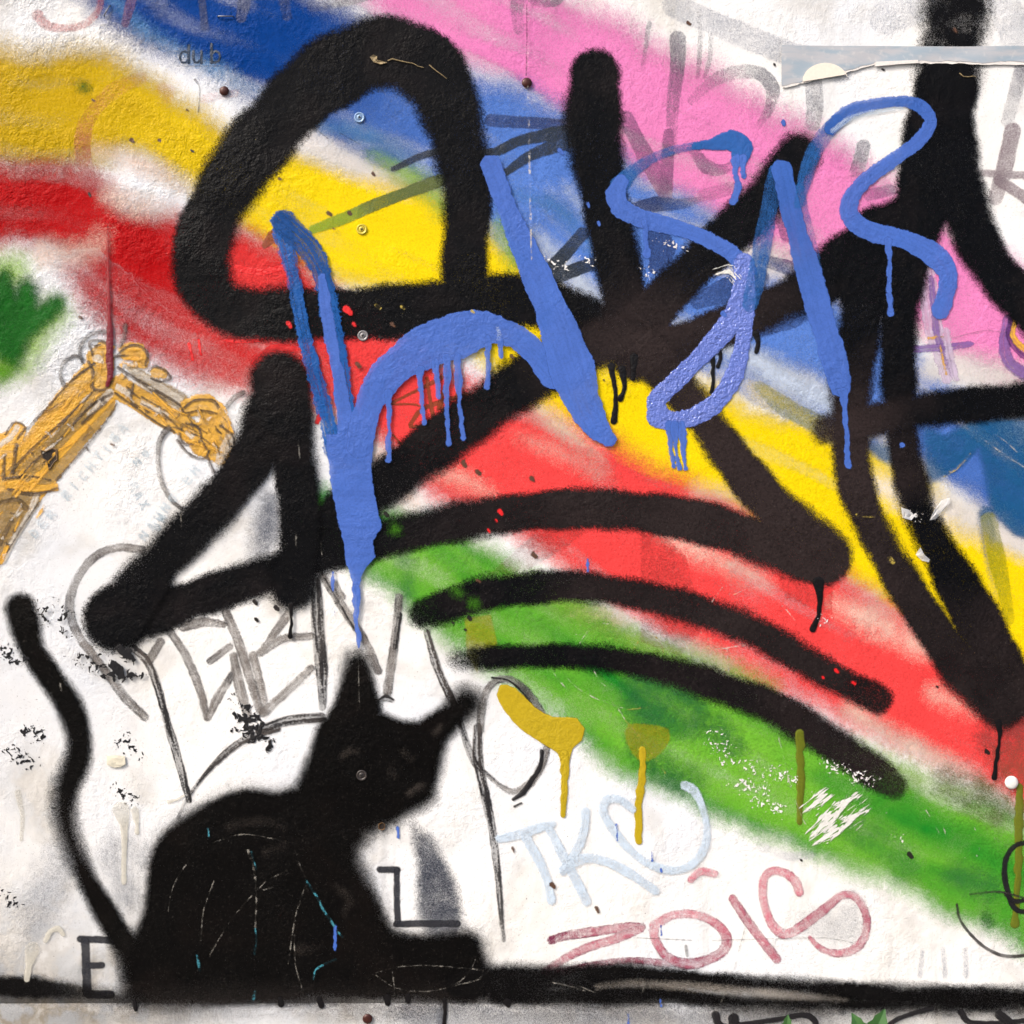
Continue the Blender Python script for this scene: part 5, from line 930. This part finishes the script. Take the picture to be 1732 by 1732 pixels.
for a, b in zip(fr, fr[1:]):
    for k in range(4): bm.faces.new((a[k], a[(k + 1) % 4], b[(k + 1) % 4], b[k]))
bm.faces.new(fr[0]); bm.faces.new(fr[-1]); bmesh.ops.recalc_face_normals(bm, faces=bm.faces[:])
mesh_obj("cream_disc", bm, m_cream, tpz)
bm = bmesh.new()
q = [(1480, 106), (1478, 114), (1520, 110), (1552, 108), (1551, 103)]
f1 = [bm.verts.new(W(x, y, 0.0050) - tpz.location) for x, y in q]; f2 = [bm.verts.new(W(x, y, 0.0042) - tpz.location) for x, y in q]
bm.faces.new(f1); bm.faces.new(f2[::-1])
for i in range(5): bm.faces.new((f1[i], f2[i], f2[(i + 1) % 5], f1[(i + 1) % 5]))
bmesh.ops.recalc_face_normals(bm, faces=bm.faces[:]); mesh_obj("white_block", bm, m_torn, tpz)
# scraps of tape and film
def scrap(pts, mat, name, lab, cat, crumple=0.0012, grp=None):
    cx = sum(x for x, _ in pts) / len(pts); cy = sum(y for _, y in pts) / len(pts); loc = W(cx, cy, 0.0022)
    bm = bmesh.new(); n = len(pts)
    def ring(s, e, o_): return [bm.verts.new(W(cx + (x - cx) * s, cy + (y - cy) * s, 0.0022 + e + o_ * rng.uniform(0, 1)) - loc) for x, y in pts]
    a = ring(1, 0.0003, crumple * 1.6); b = ring(0.55, 0.0008, crumple); c = bm.verts.new((0, -0.0008 - crumple * rng.random(), 0)); k = ring(1, -0.0002, 0)
    for i in range(n):
        j = (i + 1) % n
        bm.faces.new((a[i], a[j], b[j], b[i])); bm.faces.new((b[i], b[j], c)); bm.faces.new((a[j], a[i], k[i], k[j]))
    bmesh.ops.recalc_face_normals(bm, faces=bm.faces[:])
    o = mesh_obj(name, bm, mat, label=lab, cat=cat, group=grp); o.location = loc
scrap([(181, 1278), (196, 1277), (212, 1279), (213, 1292), (205, 1297), (193, 1298), (182, 1293)], flat_mat("yellowed_tape", (232, 226, 206), 0.3, 0, 0.12, 150), "tape_scrap", "crumpled cream scrap of tape beside the cat's tail", "tape")
mf, t, p = new_mat("clear_film"); p.inputs["Base Color"].default_value = (0.85, 0.87, 0.9, 1); p.inputs["Roughness"].default_value = 0.12; p.inputs["Alpha"].default_value = 0.5
scrap([(1523, 858), (1536, 862), (1546, 872), (1540, 880), (1526, 876)], mf, "film_scrap", "clear film scrap at the left side of the right black leg", "film", 0.003)
scrap([(1572, 880), (1580, 862), (1592, 846), (1604, 842), (1606, 850), (1596, 862), (1582, 878)], mf, "film_scrap", "long clear film scrap on the right side of the right black leg", "film", 0.003)
scrap([(1548, 938), (1556, 926), (1562, 938), (1572, 946), (1570, 951), (1558, 948)], mf, "film_scrap", "small clear film scrap low in the yellow wedge between the black legs", "film", 0.003)
scrap([(626, 98), (632, 94), (638, 96), (636, 104), (646, 104), (655, 107), (644, 110), (632, 106)], flat_mat("tan_flake", (176, 156, 118), 0.7, 0, 0.4, 300, .4), "plaster_flake", "tan plaster flake at the top of the black loop", "flake", 0.002)
def rootlet(pts, r, lab):
    loc = W(*pts[0], 0.003); q = [W(x + rng.uniform(-1, 1), y + rng.uniform(-1, 1), 0.003 + 0.0006 * (i % 2)) - loc for i, (x, y) in enumerate(pts)]
    o = mesh_obj("dry_rootlet", tube(q, [r * (1 - .6 * i / len(q)) for i in range(len(q))], 6), flat_mat("dry_straw", (168, 148, 108), 0.8, 0, 0.4, 300), label=lab, cat="rootlet"); o.location = loc
rootlet([(656, 104), (664, 101), (676, 104), (690, 106), (700, 109), (708, 113), (716, 115)], 0.0011, "dry tan rootlet trailing from the flake on the black loop")
rootlet([(726, 110), (732, 116), (740, 122), (748, 128), (756, 134)], 0.0009, "short dry rootlet near the black loop's right shoulder")
rootlet([(1622, 124), (1628, 130), (1636, 131), (1645, 129), (1650, 132)], 0.0009, "thin dry rootlet on the black stroke beneath the torn poster")

# ------------------------------------------------------------------ weed at the foot of the wall
ml, t, p = new_mat("weed_leaf")
geo = t.new("ShaderNodeNewGeometry"); n1 = t.noise(geo.outputs["Position"], 60, 3)
t.put(p.inputs["Base Color"], t.mix(n1, (0.02, 0.08, 0.015, 1), (0.05, 0.15, 0.03, 1))); p.inputs["Roughness"].default_value = 0.45
m_stem = flat_mat("weed_stem", (84, 110, 50), 0.6)
def leaf(base, direction, L, wd):
    bm = bmesh.new(); d = direction.normalized(); side = d.cross(Vector((0, -1, 0.25))).normalized(); up = side.cross(d).normalized(); n = 9; rows = []
    for i in range(n + 1):
        s = i / n; half = wd / 2 * math.sin(math.pi * min(1, s * .92 + .06)) ** .8 * (1 - .35 * s) * (1.0 if i % 2 else 0.78); c = base + d * L * s - up * L * .25 * s * s
        rows.append([bm.verts.new(c + side * half + up * half * .3), bm.verts.new(c), bm.verts.new(c - side * half + up * half * .3)])
    for a, b in zip(rows, rows[1:]):
        bm.faces.new((a[0], a[1], b[1], b[0])); bm.faces.new((a[1], a[2], b[2], b[1]))
    return bm
for x0, tips, lab in ((1452, [(1432, 1723, 60), (1482, 1718, 75), (1420, 1790, 70), (1500, 1800, 70), (1440, 1900, 80), (1490, 1960, 80), (1425, 2030, 70)], "leafy green weed whose toothed leaf tips reach the bottom board"), (1318, [(1322, 1724, 40), (1300, 1800, 60), (1345, 1830, 60), (1295, 1930, 70), (1340, 1990, 70)], "smaller green weed with a single leaf tip below the black pen letters")):
    root = empty("wall_weed", label=lab, cat="weed", loc=((x0 - 866) / 1000, -0.05, 0), group=None)
    topy = min(y for _, y, _ in tips) + 40; hz = 1.35 + (866 - topy) / 1000
    mesh_obj("stem", tube([(0.004 * math.sin(i), 0.008 * i / 6, hz * i / 6) for i in range(7)], [0.0035 - 0.0003 * i for i in range(7)], 7), m_stem, root, smooth=True)
    for x, y, L in tips:
        y = 866 + (y - 866) * 0.972
        tip = Vector(((x - x0) / 1000, -0.005, 1.35 + (866 - y) / 1000)); base = Vector((0, 0.0, max(0.05, tip.z - L / 1000 * .75)))
        mesh_obj("leaf", leaf(base, tip - base, (tip - base).length * 1.03, L / 1000 * .62), ml, root)

# the largest piece of each painted figure carries the figure's name; its other pieces are that part's own pieces
for grp in [o for o in list(wall.children) if o.type == 'EMPTY']:
    kids = sorted(grp.children, key=lambda o: -o["area"])
    main = kids[0]; nm, lb = grp.name, grp["label"]
    bpy.data.objects.remove(grp); main.parent = wall; main.name = nm; main["label"] = lb
    for k in kids[1:]: k.parent = main
for o in wall.children_recursive:
    if "area" in o: del o["area"]
